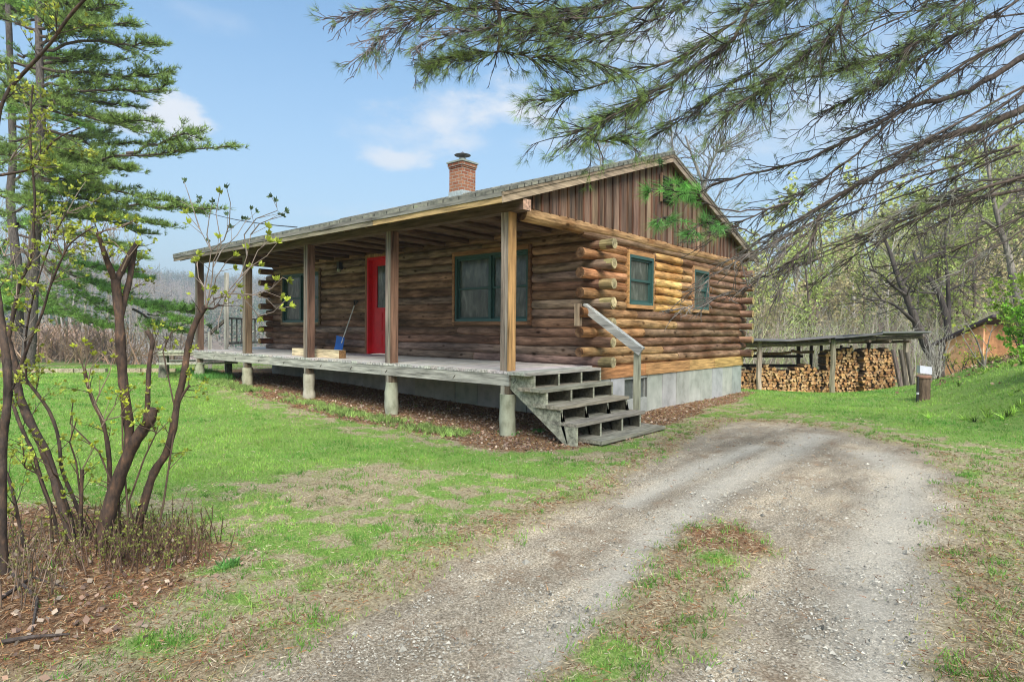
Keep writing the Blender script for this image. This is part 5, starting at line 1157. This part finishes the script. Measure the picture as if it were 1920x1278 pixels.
over_limb(Z3([(1380, 40), (1290, 105), (1200, 130), (1120, 160), (1060, 180), (1020, 190)], 5.0, 4.6), .010, .003, 38, .5, .85, ncol=(.20, .28, .075))
over_limb(Z3([(1260, 165), (1200, 200), (1130, 232), (1100, 262), (1160, 262)], 4.9, 4.6), .008, .003, 36, .42, .9, ncol=(.20, .29, .075))
over_limb(Z3([(1500, 60), (1420, 130), (1340, 180), (1290, 220), (1230, 250)], 5.4, 5.0), .010, .003, 34, .6, .6)
over_limb(Z3([(1340, -90), (1240, 5), (1133, 34), (1027, 34), (937, 17), (860, 15), (780, 25)], 5.0, 4.6), .016, .004, 60, .55, .6, fromtrunk=5.2)
over_limb(Z3([(927, -60), (927, 0), (939, 34), (938, 70), (934, 96)], 4.8, 4.7), .022, .010, 12, .4, .5)
over_limb(Z3([(934, 96), (890, 100), (841, 107), (820, 118)], 4.7, 4.5), .008, .003, 34, .34, .85, droop=.1)
over_limb(Z3([(934, 96), (980, 105), (1030, 110), (1116, 117), (1180, 135)], 4.7, 4.5), .008, .003, 42, .36, .8, droop=.1)
over_limb(Z3([(940, 50), (890, 55), (841, 69), (793, 79), (772, 107)], 4.7, 4.5), .006, .002, 30, .36, .3, dead=(.2, .17, .17))
over_limb(Z3([(940, 10), (840, 20), (780, 40), (720, 60), (700, 90)], 4.8, 4.6), .006, .002, 40, .42, .25, dead=(.2, .17, .17))
over_limb(Z3([(900, -40), (820, -10), (740, 10), (690, 20), (640, 35)], 4.8, 4.6), .006, .002, 36, .34, .2, dead=(.2, .17, .17))
over_limb(Z3([(1240, 30), (1170, 60), (1080, 70), (1000, 60)], 4.9, 4.7), .006, .002, 40, .42, .55)
over_limb(Z3([(1900, 330), (1820, 345), (1740, 375), (1680, 400), (1640, 430)], 5.6, 5.0), .010, .003, 36, .6, .05, droop=.1, dead=(.2, .19, .15), fromtrunk=2.0)
over_limb(Z3([(1990, 380), (1910, 440), (1830, 480), (1790, 515), (1760, 530)], 5.6, 5.0), .014, .003, 24, .45, .0, dead=(.2, .19, .15), fromtrunk=1.6)
over_limb(Z3([(1560, 400), (1480, 440), (1420, 470), (1360, 500), (1310, 540)], 5.0, 4.4), .008, .0025, 34, .42, .0, droop=.15, dead=(.17, .145, .12))
over_limb(Z3([(1520, 430), (1460, 480), (1400, 540), (1330, 560), (1240, 590)], 4.9, 4.3), .006, .002, 26, .34, .0, droop=.05, dead=(.2, .17, .145))
rg_ = np.random.default_rng(11)
for i in range(17):
    u0 = rg_.uniform(1900, 2060); v0 = rg_.uniform(-120, 330) if i % 8 else rg_.uniform(330, 380); L_ = rg_.uniform(300, 560); dv = rg_.uniform(.30, .62)*L_; w_ = rg_.uniform(-25, 25)
    over_limb(Z3([(u0, v0), (u0-L_*.33, v0+dv*.30+w_), (u0-L_*.66, v0+dv*.66+w_), (u0-L_, v0+dv)], rg_.uniform(5.2, 6.6), rg_.uniform(4.6, 5.6)), rg_.uniform(.009, .018), .003, 20, .5, .35 if v0 < 60 else .12)
for i in range(4):
    u0 = rg_.uniform(1350, 1800); v0 = rg_.uniform(-110, -20); L_ = rg_.uniform(140, 320); over_limb(Z3([(u0, v0), (u0-L_*.5, v0+rg_.uniform(60, 90)), (u0-L_, v0+rg_.uniform(110, 190))], rg_.uniform(4.8, 5.8), rg_.uniform(4.5, 5.3)), .009, .003, 34, .55, .75)
for i in range(5):
    u0 = rg_.uniform(1000, 1300); v0 = rg_.uniform(-90, -10); L_ = rg_.uniform(140, 300); over_limb(Z3([(u0, v0), (u0-L_*.5, v0+rg_.uniform(30, 70)), (u0-L_, v0+rg_.uniform(70, 120))], rg_.uniform(4.8, 5.6), rg_.uniform(4.5, 5.3)), .007, .0025, 34, .45, .5)
# bright near sprays over the gable
over_limb(Z3([(1480, 380), (1400, 400), (1340, 390), (1290, 360), (1270, 345)], 4.2, 3.2), .006, .003, 11, .16, 1.0, ncol=(.14, .33, .07), nlen=.085, nn=24, ntw=2, start=.55)
over_limb(Z3([(1290, 362), (1250, 352), (1225, 355), (1212, 362)], 3.2, 3.1), .003, .002, 7, .09, 1.0, ncol=(.14, .33, .07), nlen=.085, nn=24, ntw=1)
over_limb(Z3([(1400, 430), (1340, 430), (1300, 420), (1250, 405), (1232, 412)], 3.8, 3.1), .004, .002, 8, .12, 1.0, ncol=(.14, .32, .08), nlen=.08, nn=22, ntw=1, start=.35)
over_limb(Z3([(1420, 440), (1370, 420), (1320, 415), (1290, 440)], 3.8, 3.2), .004, .002, 10, .14, 1.0, ncol=(.13, .30, .08), nlen=.08, nn=22, ntw=2, start=.3)
over_limb(Z3([(1300, 290), (1260, 300), (1235, 302)], 3.6, 3.3), .003, .002, 3, .08, 1.0, ncol=(.13, .28, .08), nlen=.06, nn=20, ntw=1)
# ------------------------------------------------------------ lilacs in the left foreground
LBK = (.075, .05, .038); LBD = (.075, .055, .045)
YG = (.42, .47, .07)
base = onz(215, 1010, -.85); base[2] = gz(base[0], base[1])
D1 = 3.7
def K(p, D, D2=None): return Z3(p, D, D if D2 is None else D2)
traced('lilac_bush', 'gnarled lilac bush with thick sawn stems and yellow green buds in the left foreground', 'bush', base, [
    (K([(192, 1040), (200, 976), (217, 910), (243, 844), (262, 812), (281, 788), (289, 765)], D1), .048, .028),
    (K([(240, 850), (243, 828), (240, 779), (230, 713), (227, 660), (224, 610), (220, 560), (217, 525)], D1), .030, .025),
    (K([(217, 528), (205, 500), (192, 465), (184, 436)], D1, D1-.15), .020, .012), (K([(217, 528), (228, 508), (243, 478), (258, 455)], D1, D1+.1), .020, .016),
    (K([(225, 606), (229, 575), (241, 535), (247, 500), (252, 468)], D1, D1+.15), .021, .017),
    (K([(266, 806), (274, 785), (277, 759), (278, 713), (280, 680), (283, 658), (288, 640), (275, 620)], D1, D1+.05), .018, .012),
    (K([(253, 1030), (263, 969), (279, 910), (293, 874), (312, 854), (325, 805), (332, 752), (345, 706), (353, 640), (370, 595), (386, 574)], D1+.15), .028, .018),
    (K([(335, 755), (345, 735), (356, 722)], D1+.15), .010, .007), (K([(386, 576), (400, 580), (411, 570)], D1+.1), .008, .006),
    (K([(204, 985), (206, 903), (205, 851), (194, 788), (177, 759), (164, 723), (158, 690)], D1+.1), .016, .009),
    (K([(150, 985), (153, 920), (154, 880)], D1), .012, .010)],
    LBK, M_lilac, (4, .15, .003, 1), leaf=(6, .024, YG, .55))
def twigset(name, label, lines, col, tiptuft=6, ls=.03, lc=YG, par=None, r=.0045, extra=2):
    t = thing(name, at(*lines[0][0]), label, 'branch') if par is None else par
    mb = MB(); TP, TD = [], []
    for pts in lines:
        P = np.array([at(*q) for q in pts]); n = len(P); mb.tube(P, np.linspace(r, r*.4, n), 5, np.array(col)*rng.uniform(.8, 1.2), False)
        TP.append(P[-1]); TD.append(P[-1]-P[-2])
        for _ in range(extra):
            j = rng.integers(1, n); q = P[j-1]+(P[j]-P[j-1])*rng.random(); e = q+nrm(nrm(P[j]-P[j-1])+rv()*.7)*rng.uniform(.05, .13); mb.tube([q, e], [r*.45, r*.3], 4, np.array(col), False); TP.append(e); TD.append(e-q)
    mb.build('twigs', M_barkfine, t); lf = MB(); tufts(lf, np.array(TP), nrm(np.array(TD))+[0, 0, .2], tiptuft, ls, ls*.5, .9, lc, .2, False)
    lf.build('leaves', M_leaf, t)
lil = [o for o in bpy.data.objects if o.name.startswith('lilac_bush')][0]
Dt = 3.85
tl_ = [[(386, 574), (384, 540), (392, 500), (396, 470), (375, 430), (350, 400)], [(388, 574), (398, 520), (400, 490), (415, 460), (405, 400), (412, 362)], [(392, 572), (405, 560), (425, 550), (450, 520), (463, 480), (470, 440), (500, 425)], [(425, 550), (450, 551), (480, 553), (500, 560), (520, 580), (545, 574)],
       [(450, 551), (468, 572), (485, 592), (512, 585), (535, 563)], [(400, 560), (430, 555), (470, 500), (500, 480), (520, 455)], [(386, 574), (400, 545), (405, 520), (425, 490), (440, 478)], [(450, 520), (470, 500), (483, 470), (505, 452)], [(384, 540), (372, 520), (370, 495), (372, 478)], [(480, 553), (510, 540), (530, 520), (540, 525)],
       [(396, 470), (420, 450), (430, 420), (432, 380), (425, 352)], [(463, 480), (458, 440), (480, 410), (520, 395), (518, 378)], [(470, 440), (486, 420), (505, 412), (530, 405)], [(425, 550), (410, 600), (407, 640), (405, 625)], [(400, 500), (415, 470), (445, 440), (462, 412)], [(375, 430), (365, 400), (352, 360), (345, 340)], [(396, 470), (388, 440), (392, 410), (398, 380)]]
twigset('', '', [K(l, Dt, Dt+rng.uniform(-.25, .25)) for l in tl_[:10]], (.26, .20, .16), 11, .042, par=lil)
twigset('', '', [K(l, Dt, Dt+rng.uniform(-.25, .25)) for l in tl_[10:]], (.24, .20, .17), 9, .034, (.10, .15, .08), par=lil)
st2 = [[(158, 696), (150, 670), (140, 650)], [(164, 723), (170, 690), (200, 660), (206, 640)], [(177, 759), (190, 730), (205, 700), (212, 670)], [(194, 788), (225, 780), (235, 760)], [(194, 788), (180, 760), (170, 735)], [(190, 800), (215, 760), (222, 735)], [(158, 696), (165, 660), (160, 640)], [(154, 880), (170, 850), (180, 830)], [(184, 436), (180, 425), (176, 418)], [(184, 440), (200, 430), (220, 425)], [(228, 508), (240, 480), (215, 455), (200, 445)], [(186, 438), (165, 430), (140, 435)], [(184, 436), (230, 425), (255, 410)], [(220, 425), (250, 415), (262, 425)]]
twigset('', '', [K(l, D1, D1-.1) for l in st2], (.30, .22, .16), 9, .030, (.46, .50, .06), par=lil)
rs_ = np.random.default_rng(21); sl = []
for i in range(7):
    u0 = rs_.uniform(95, 300); u1 = u0+rs_.uniform(-90, 90); v1 = rs_.uniform(560, 860); k_ = rs_.uniform(-22, 22, 3)
    sl.append(K([(u0, rs_.uniform(1000, 1035)), (u0+(u1-u0)*.25+k_[0], 940), (u0+(u1-u0)*.55+k_[1], (940+v1)/2), (u0+(u1-u0)*.85+k_[2], v1+40), (u1, v1)], D1+.1, D1+rs_.uniform(-.3, .4)))
twigset('', '', sl, (.13, .085, .06), 8, .030, (.42, .48, .08), par=lil, r=.0075, extra=7)
base = onz(60, 1040, -.85); base[2] = gz(base[0], base[1]); D2 = 3.75
traced('lilac_bush', 'second lilac bush at the left edge with long dark arching stems', 'bush', base, [
    (K([(133, 1010), (128, 976), (108, 917), (92, 864), (72, 818), (46, 772), (33, 729), (34, 700), (12, 638), (17, 610)], D2), .030, .016),
    (K([(17, 630), (27, 580), (37, 528), (57, 493), (65, 455), (62, 417), (67, 380), (60, 310), (55, 230), (62, 160)], D2, D2-.2), .011, .005),
    (K([(108, 1000), (100, 960), (79, 910), (64, 848), (43, 811), (20, 746), (14, 700), (10, 660)], D2+.1), .012, .009),
    (K([(172, 1010), (151, 966), (131, 917), (113, 877), (113, 828), (95, 769), (52, 716), (33, 687), (20, 640)], D2+.1), .012, .008),
    (K([(56, 1075), (53, 1055), (33, 969), (20, 903), (6, 874)], D2-.1), .011, .008),
    (K([(8, 1100), (4, 980), (3, 900), (5, 820), (14, 760), (16, 700), (8, 640), (0, 590), (-8, 530)], 3.3), .024, .018),
    (K([(18, 740), (41, 678), (60, 630), (80, 588), (95, 530), (118, 480), (130, 455), (175, 425)], D2-.1, D2-.3), .010, .004),
    (K([(50, 720), (45, 640), (60, 560), (95, 450), (125, 400)], D2, D2-.2), .007, .003), (K([(17, 167), (60, 120), (97, 80), (127, 33), (165, -8)], 3.6, 3.4), .010, .008), (K([(-10, 330), (40, 322), (55, 318), (75, 300), (100, 260), (150, 240)], 3.6, 3.5), .009, .004), (K([(-8, 260), (0, 200), (17, 167)], 3.6), .010, .010)],
    LBD, M_lilac, (6, .22, .0032, 1), leaf=(6, .026, (.44, .47, .08), .85))
lil2 = [o for o in bpy.data.objects if o.name.startswith('lilac_bush')][-1]
rl = []
for u0, v0, n in ((62, 417, 6), (57, 493, 5), (95, 530, 7), (118, 480, 8), (60, 310, 6), (30, 560, 5), (95, 450, 7), (60, 250, 7), (20, 300, 6), (125, 400, 5), (45, 640, 4), (8, 480, 5)):
    for _ in range(n):
        a = rng.uniform(-.3, 2.2); L = rng.uniform(25, 85); rl.append(K([(u0, v0), (u0+L*.5*math.cos(a)+rng.normal()*5, v0-L*.5*math.sin(a)), (u0+L*math.cos(a), v0-L*math.sin(a)+rng.normal()*8)], D2-.1, D2-rng.uniform(-.2, .4)))
twigset('', '', rl, (.26, .2, .15), 6, .030, (.38, .44, .07), par=lil2, r=.0032, extra=1)
# shoots and dead stalks round the foot of the lilacs
def shoots(label, us, vs_, n, hr, col, bud,  parent_name='lilac_shoots'):
    mb, lf = MB(), MB(); TP, TD = [], []
    for _ in range(n):
        u = rng.normal()*us[1]+us[0]; v = rng.uniform(*vs_); p = onz(u, v, -.85); p[2] = gz(p[0], p[1]); h = rng.uniform(*hr); d = nrm(np.array([rng.normal()*.25, rng.normal()*.25, 1])); m = p+d*h*.5; e = m+nrm(d+rv()*.2)*h*.5; c = np.array(col)*rng.uniform(.6, 1.4)
        mb.tube([p, m, e], [.0035, .003, .002], 4, c, False)
        for k in range(3): q = p+(e-p)*rng.uniform(.4, 1); TP.append(q); TD.append(d+rv()*.5)
        TP.append(e); TD.append(d)
        if rng.random() < .5: e2 = m+nrm(d+rv()*.8)*h*.3; mb.tube([m, e2], [.002, .0015], 3, c, False); TP.append(e2); TD.append(d)
    t = thing(parent_name, onz(us[0], vs_[1], -.85), label, 'shoots'); mb.build('stalks', M_barkfine, t); tufts(lf, np.array(TP), np.array(TD), 3, .018, .009, .7, bud, .3, False); lf.build('buds', M_leaf, t)
    for o in (t,): o['kind'] = 'stuff'
shoots('thin upright shoots crowding the foot of the main lilac', (235, 62), (1000, 1080), 210, (.06, .26), (.13, .08, .055), (.28, .30, .08))
shoots('sparse upright shoots on the right of the main lilac', (340, 40), (985, 1060), 70, (.06, .24), (.13, .075, .05), (.24, .24, .08))
shoots('pale bare stalks and twigs at the left edge below the second lilac', (50, 70), (1030, 1150), 80, (.06, .26), (.20, .14, .10), (.28, .26, .10))
# ------------------------------------------------------------ ground cover
def scatter(n, rmin, rmax, pw=1.0, a0=-1.1, a1=1.15):
    t = rng.random(n); r = (rmin**pw+(rmax**pw-rmin**pw)*t)**(1/pw); a = rng.uniform(a0, a1, n)   # angle from the view axis
    d = np.stack([_F[0]*np.cos(a)+_R[0]*np.sin(a), _F[1]*np.cos(a)+_R[1]*np.sin(a)], -1); return CX+d[:, 0]*r, CY+d[:, 1]*r, r
HOUSE = np.array([(WL, 1.95), (.2, 1.95), (.2, 7.9), (WL, 7.9)])
def house_mask(x, y): return (x > WL-.05) & (x < .19) & (y > 1.8) & (y < 7.95)
def make_grass():
    x, y, r = scatter(780000, 1.9, 26, .45)
    dr, gr, lt, lush, mu, bd, rgt = masks(x, y)
    gg = np.where(r > 15.5, gr*(ss((-x-15)/1.5) < .5), gr)
    fine = ss((fbm(x, y, 13, 61)-.36)*4)
    keep = (rng.random(len(x)) < np.clip(gr*(.22+.85*fine), 0, 1)) & ~house_mask(x, y) & ~((r > 22) & (x < 0))
    x, y, r, lush, gr, rgt = x[keep], y[keep], r[keep], lush[keep], gr[keep], rgt[keep]; n = len(x); z = ground_z(x, y)
    tone = fbm(x, y, 1.7, 71); t2 = rng.random(n)
    G1 = np.array((.10, .29, .04)); G2 = np.array((.33, .52, .10)); G3 = np.array((.48, .46, .18)); G4 = np.array((.34, .33, .10))
    c = G1+(G2-G1)*np.clip((tone-.5)*2.2+.3+t2*.6, 0, 1)[:, None]
    c = np.where((rng.random(n) < .07+.28*(1-lush))[:, None], G3*rng.uniform(.6, 1.1, (n, 1)), c)
    c = np.where((rng.random(n) < rgt*.6)[:, None], G4, c)
    h = (.020+.014*lush+.02*rng.random(n)*(tone > .6))*(.6+.6*rng.random(n))*(1+.012*r)
    w = .0034+.0009*r; D = np.stack([rng.normal(0, .55, n), rng.normal(0, .55, n), np.ones(n)], -1)
    mb = MB(); blades(mb, np.stack([x, y, z-.004], -1), D, h, w, c); o = mb.build('lawn_grass', M_grass); tag(o, 'short green spring grass on the lawn and along the drive', 'grass', kind='stuff'); print('grass', n)
make_grass()
def make_tufts():   # thicker tufts standing in the thin turf
    x, y, r = scatter(9000, 2.0, 12, .6); dr, gr, lt, lush, mu, bd, rgt = masks(x, y)
    k = (rng.random(len(x)) < (.12+.5*ss((fbm(x, y, 4.2, 41)-.5)*6+.4))*(1-dr)*(1-lush*.75)*(1-bd)*np.where(mu > .4, .25, 1)) & ~house_mask(x, y); x, y = x[k], y[k]
    P = np.stack([x, y, ground_z(x, y)-.004], -1); m = len(P); P = np.repeat(P, 16, 0)+rng.normal(0, .028, (m*16, 3))*[1, 1, 0]; tone = np.repeat(rng.random((m, 1)), 16, 0)
    c = np.array((.09, .25, .035))+(np.array((.24, .42, .08))-np.array((.09, .25, .035)))*tone; rr = np.hypot(P[:, 0]-CX, P[:, 1]-CY)
    mb = MB(); blades(mb, P, np.stack([rng.normal(0, .5, m*16), rng.normal(0, .5, m*16), np.ones(m*16)], -1), rng.uniform(.025, .055, m*16), .0034+.0008*rr, c); o = mb.build('grass_tufts', M_grass); tag(o, 'darker green grass tufts dotted through the thin patchy turf', 'grass', kind='stuff')
make_tufts()
def make_straw():
    x, y, r = scatter(420000, 1.9, 20, .45); dr, gr, lt, lush, mu, bd, rgt = masks(x, y)
    pr_ = np.clip((1-gr)*.5+rgt*.35+lush*.03, 0, 1)*(1-dr*.985)*(1-mu*.75)*(1-bd*.6)
    keep = (rng.random(len(x)) < pr_) & ~house_mask(x, y) & ~((r > 16) & (x < -2)); x, y, r = x[keep], y[keep], r[keep]; n = len(x); z = ground_z(x, y)
    pal = np.array([(.58, .48, .31), (.48, .38, .22), (.66, .56, .39), (.36, .27, .15)]); c = pal[rng.integers(4, size=n)]*rng.uniform(.6, 1.1, (n, 1))
    D = np.stack([rng.normal(size=n), rng.normal(size=n), rng.uniform(-.05, .5, n)], -1); mb = MB(); blades(mb, np.stack([x, y, z+.003], -1), D, rng.uniform(.018, .045, n)*(1+.02*r), .0024+.0009*r, c); o = mb.build('dead_grass', M_grass); tag(o, 'dry straw coloured dead grass mixed through the thin turf', 'grass', kind='stuff'); print('straw', n)
make_straw()
def make_needles():
    x, y, r = scatter(420000, 1.9, 17, .45); dr, gr, lt, lush, mu, bd, rgt = masks(x, y)
    keep = (rng.random(len(x)) < np.clip(lt*.8*(1-dr)+dr*.012, 0, 1)) & ~house_mask(x, y); x, y, r = x[keep], y[keep], r[keep]; n = len(x); z = ground_z(x, y)
    pal = np.array([(.30, .14, .06), (.22, .10, .05), (.40, .22, .10), (.13, .07, .04), (.46, .32, .2)]); c = pal[rng.integers(5, size=n)]*rng.uniform(.6, 1.15, (n, 1))
    D = np.stack([rng.normal(size=n), rng.normal(size=n), rng.uniform(-.05, .35, n)], -1); mb = MB(); blades(mb, np.stack([x, y, z+.004], -1), D, rng.uniform(.022, .055, n), .0022+.0009*r, c); o = mb.build('pine_needle_litter', M_dull); tag(o, 'rust brown fallen pine needles along the drive and under the lilacs', 'litter', kind='stuff'); print('needles', n)
make_needles()
def make_leaves():
    x, y, r = scatter(90000, 2.2, 17, .6); dr, gr, lt, lush, mu, bd, rgt = masks(x, y)
    keep = (rng.random(len(x)) < np.clip(bd*.9+mu*.22, 0, 1)) & ~house_mask(x, y); x, y, r = x[keep], y[keep], r[keep]; n = len(x); z = ground_z(x, y)
    pal = np.array([(.38, .25, .18), (.26, .17, .125), (.50, .38, .28), (.16, .10, .075), (.44, .34, .25), (.36, .22, .15)]); c = pal[rng.integers(6, size=n)]*rng.uniform(.6, 1.2, (n, 1))
    P = np.stack([x, y, z+.006+.015*rng.random(n)], -1); D = np.stack([rng.normal(size=n), rng.normal(size=n), rng.uniform(-.1, .5, n)], -1); mb = MB(); s = rng.uniform(.022, .05, n); blades(mb, P, D, s, s*.65, c, False); o = mb.build('fallen_leaves', M_dull); tag(o, 'brown fallen leaves lying in the bed round the cabin and under the lilacs', 'leaves', kind='stuff'); print('leaves', n)
make_leaves()
def make_gravel():
    x, y, r = scatter(260000, 1.9, 13, .4); dr, gr, lt, lush, mu, bd, rgt = masks(x, y)
    cl = ss((fbm(x, y, 3.5, 81)-.42)*5); keep = (rng.random(len(x)) < dr*(.12+.75*cl)) ; x, y, r = x[keep], y[keep], r[keep]; n = len(x); z = ground_z(x, y)-.03
    s = rng.lognormal(-5.6, .5, n)*(1+.05*r); oc = np.array([(1, 0, 0), (-.5, .87, 0), (-.5, -.87, 0), (0, 0, .7), (.1, .1, -.5)]); T = np.array([(0, 1, 3), (1, 2, 3), (2, 0, 3)])
    V = oc[None]*s[:, None, None]*rng.uniform(.6, 1.3, (n, 5, 3)); a = rng.uniform(0, 6.28, n); ca, sa = np.cos(a)[:, None], np.sin(a)[:, None]; V = np.stack([V[..., 0]*ca-V[..., 1]*sa, V[..., 0]*sa+V[..., 1]*ca, V[..., 2]], -1)+np.stack([x, y, z+.002], -1)[:, None, :]
    c = np.array((.40, .37, .31))*rng.uniform(.3, 1.4, (n, 1))*np.array([[1, 1, 1]]); mb = MB(); mb.add(V.reshape(-1, 3), None, (T[None]+np.arange(n)[:, None, None]*5).reshape(-1, 3), np.repeat(c, 5, 0)); o = mb.build('gravel', M_dull); tag(o, 'loose grey gravel strewn over the drive', 'gravel', kind='stuff'); print('gravel', n)
make_gravel()
def bedplants():
    mb = MB(); x = rng.uniform(-11.5, -.3, 3000); y = np.interp(x, [-11.5, -7, -3, -.3], [.1, -.3, -.5, -.45])+rng.normal(0, .13, 3000)
    k = (fbm(x, y, 2.2, 91) > .34+.010*(x+11)); x, y = x[k], y[k]; z = ground_z(x, y); P = np.stack([x, y, z], -1); tufts(mb, P, np.tile([0, 0, 1.], (len(P), 1)), 8, .085, .010, .7, (.30, .42, .12), .4)
    x = rng.uniform(-12, -8.5, 500); y = rng.uniform(-.3, .4, 500)+(-x-9)*.2; z = ground_z(x, y); tufts(mb, np.stack([x, y, z], -1), np.tile([0, 0, 1.], (500, 1)), 8, .16, .016, .5, (.14, .34, .07), .3)
    o = mb.build('bed_plants', M_leaf); tag(o, 'green sprouts of perennials in the bed along the porch piers', 'plants', kind='stuff')
    for (u, v, s_, lb) in ((955, 812, 1.0, 'small blue green leafy weed at the foot of the nearest porch pier'), (1010, 806, .6, 'tiny green weed in the leaf litter left of the steps'), (430, 1085 - 30, .5, 'small green weed beside the needle litter of the lilac')):
        p = onz(u, v, -.82); p[2] = gz(p[0], p[1]); q = MB(); PP = p+rng.normal(0, .05*s_, (40, 3))*[1, 1, .2]; tufts(q, PP, np.tile([0, 0, 1.], (40, 1)), 5, .06*s_+.02, .022*s_, 1.4, (.16, .36, .09), .25, False); o = q.build('weed', M_leaf, None, loc=p); tag(o, lb, 'weed')
bedplants()
def bank():
    mb = MB(); n = 2600; x = rng.uniform(3.9, 8.5, n); y = rng.uniform(5.5, 14, n); k = (fbm(x, y, 1.1, 97) > .5) & (ss((x-3.8)/2.2) > rng.random(n)*.9); x, y = x[k], y[k]; P = np.stack([x, y, ground_z(x, y)], -1)
    tufts(mb, P, np.tile([0, 0, 1.], (len(P), 1)), 12, .15, .02, .9, (.30, .46, .08), .4); o = mb.build('bank_herbs', M_leaf); tag(o, 'rough clumps of fresh weeds growing up the grassy bank', 'weeds', kind='stuff')
    mb = MB(); n = 2500; x = rng.normal(6.2, 1.1, n); y = rng.normal(11.2, 1.2, n); P = np.stack([x, y, ground_z(x, y)+.03], -1); D = np.stack([rng.normal(size=n), rng.normal(size=n), rng.uniform(-.1, .6, n)], -1); pal = np.array([(.34, .2, .12), (.22, .13, .09), (.48, .34, .22)]); blades(mb, P, D, rng.uniform(.05, .1, n), .05, pal[rng.integers(3, size=n)], False); o = mb.build('bank_leaves', M_dull); tag(o, 'brown leaves drifted under the bushes on the right bank', 'leaves', kind='stuff')
bank()
# garden edging strip at the far side of the lawn
q = MB()
for i in range(7):
    u0, u1 = [(-60, 10), (12, 75), (77, 140), (142, 200), (232, 265), (267, 300), (302, 330)][i]; a = at(u0, 700, 15.0+.1*i); b2_ = at(u1, 700, 15.1+.1*i); a[2] = gz(a[0], a[1])+.05; b2_[2] = gz(b2_[0], b2_[1])+.05; q.beam(a, b2_, .14, .12, jit((.36, .30, .20), .15))
o = q.build('garden_edging', M_woodx, None, loc=at(140, 700, 15.2)); tag(o, 'low row of weathered timbers edging the far side of the lawn', 'edging')
# fallen twigs in the left corner
for i, l in enumerate([[(0, 1200, 3.05), (60, 1190, 3.05), (130, 1185, 3.05)], [(0, 1120, 3.3), (60, 1080, 3.4), (110, 1095, 3.4)], [(10, 1060, 3.5), (70, 1120, 3.3), (60, 1180, 3.1)]]):
    q = MB(); P = [onz(u, v, -.82) for u, v, _ in l]; P = [np.array([p[0], p[1], gz(p[0], p[1])+.015]) for p in P]; q.tube(P, [.010, .008, .004], 6, (.09, .07, .06)); o = q.build('fallen_stick', M_bark, None, loc=P[0]); tag(o, ['dark stick lying in the needle litter at the bottom left corner', 'bent stick lying below the second lilac', 'thin stick crossing the litter at the left edge'][i], 'stick')

# ------------------------------------------------------------ the air
def haze():
    mb = MB(); x0, x1, y0, y1, z0, z1 = -1100, 1100, -1100, 1100, float(ZLOW)-1, float(ZHIGH)+2
    V = [(x0, y0, z0), (x1, y0, z0), (x1, y1, z0), (x0, y1, z0), (x0, y0, z1), (x1, y0, z1), (x1, y1, z1), (x0, y1, z1)]
    mb.add(V, [(0, 3, 2, 1), (4, 5, 6, 7), (0, 1, 5, 4), (1, 2, 6, 5), (2, 3, 7, 6), (3, 0, 4, 7)])
    m = bpy.data.materials.new('haze'); m.use_nodes = True; nt = m.node_tree; nt.nodes.remove(nt.nodes['Principled BSDF'])
    v = nt.nodes.new('ShaderNodeVolumePrincipled'); v.inputs['Color'].default_value = (.86, .91, 1.0, 1); v.inputs['Density'].default_value = HAZE; v.inputs['Anisotropy'].default_value = .2
    nt.links.new(v.outputs[0], nt.nodes['Material Output'].inputs['Volume'])
    o = mb.build('haze', m); tag(o, 'thin spring haze paling the far hills', 'haze', kind='stuff')
HAZE = .0008
_zs = [(o.matrix_world @ Vector(c)).z for o in bpy.data.objects if o.type == 'MESH' for c in (o.bound_box[0], o.bound_box[6])]
ZLOW, ZHIGH = min(_zs), max(_zs)
haze()
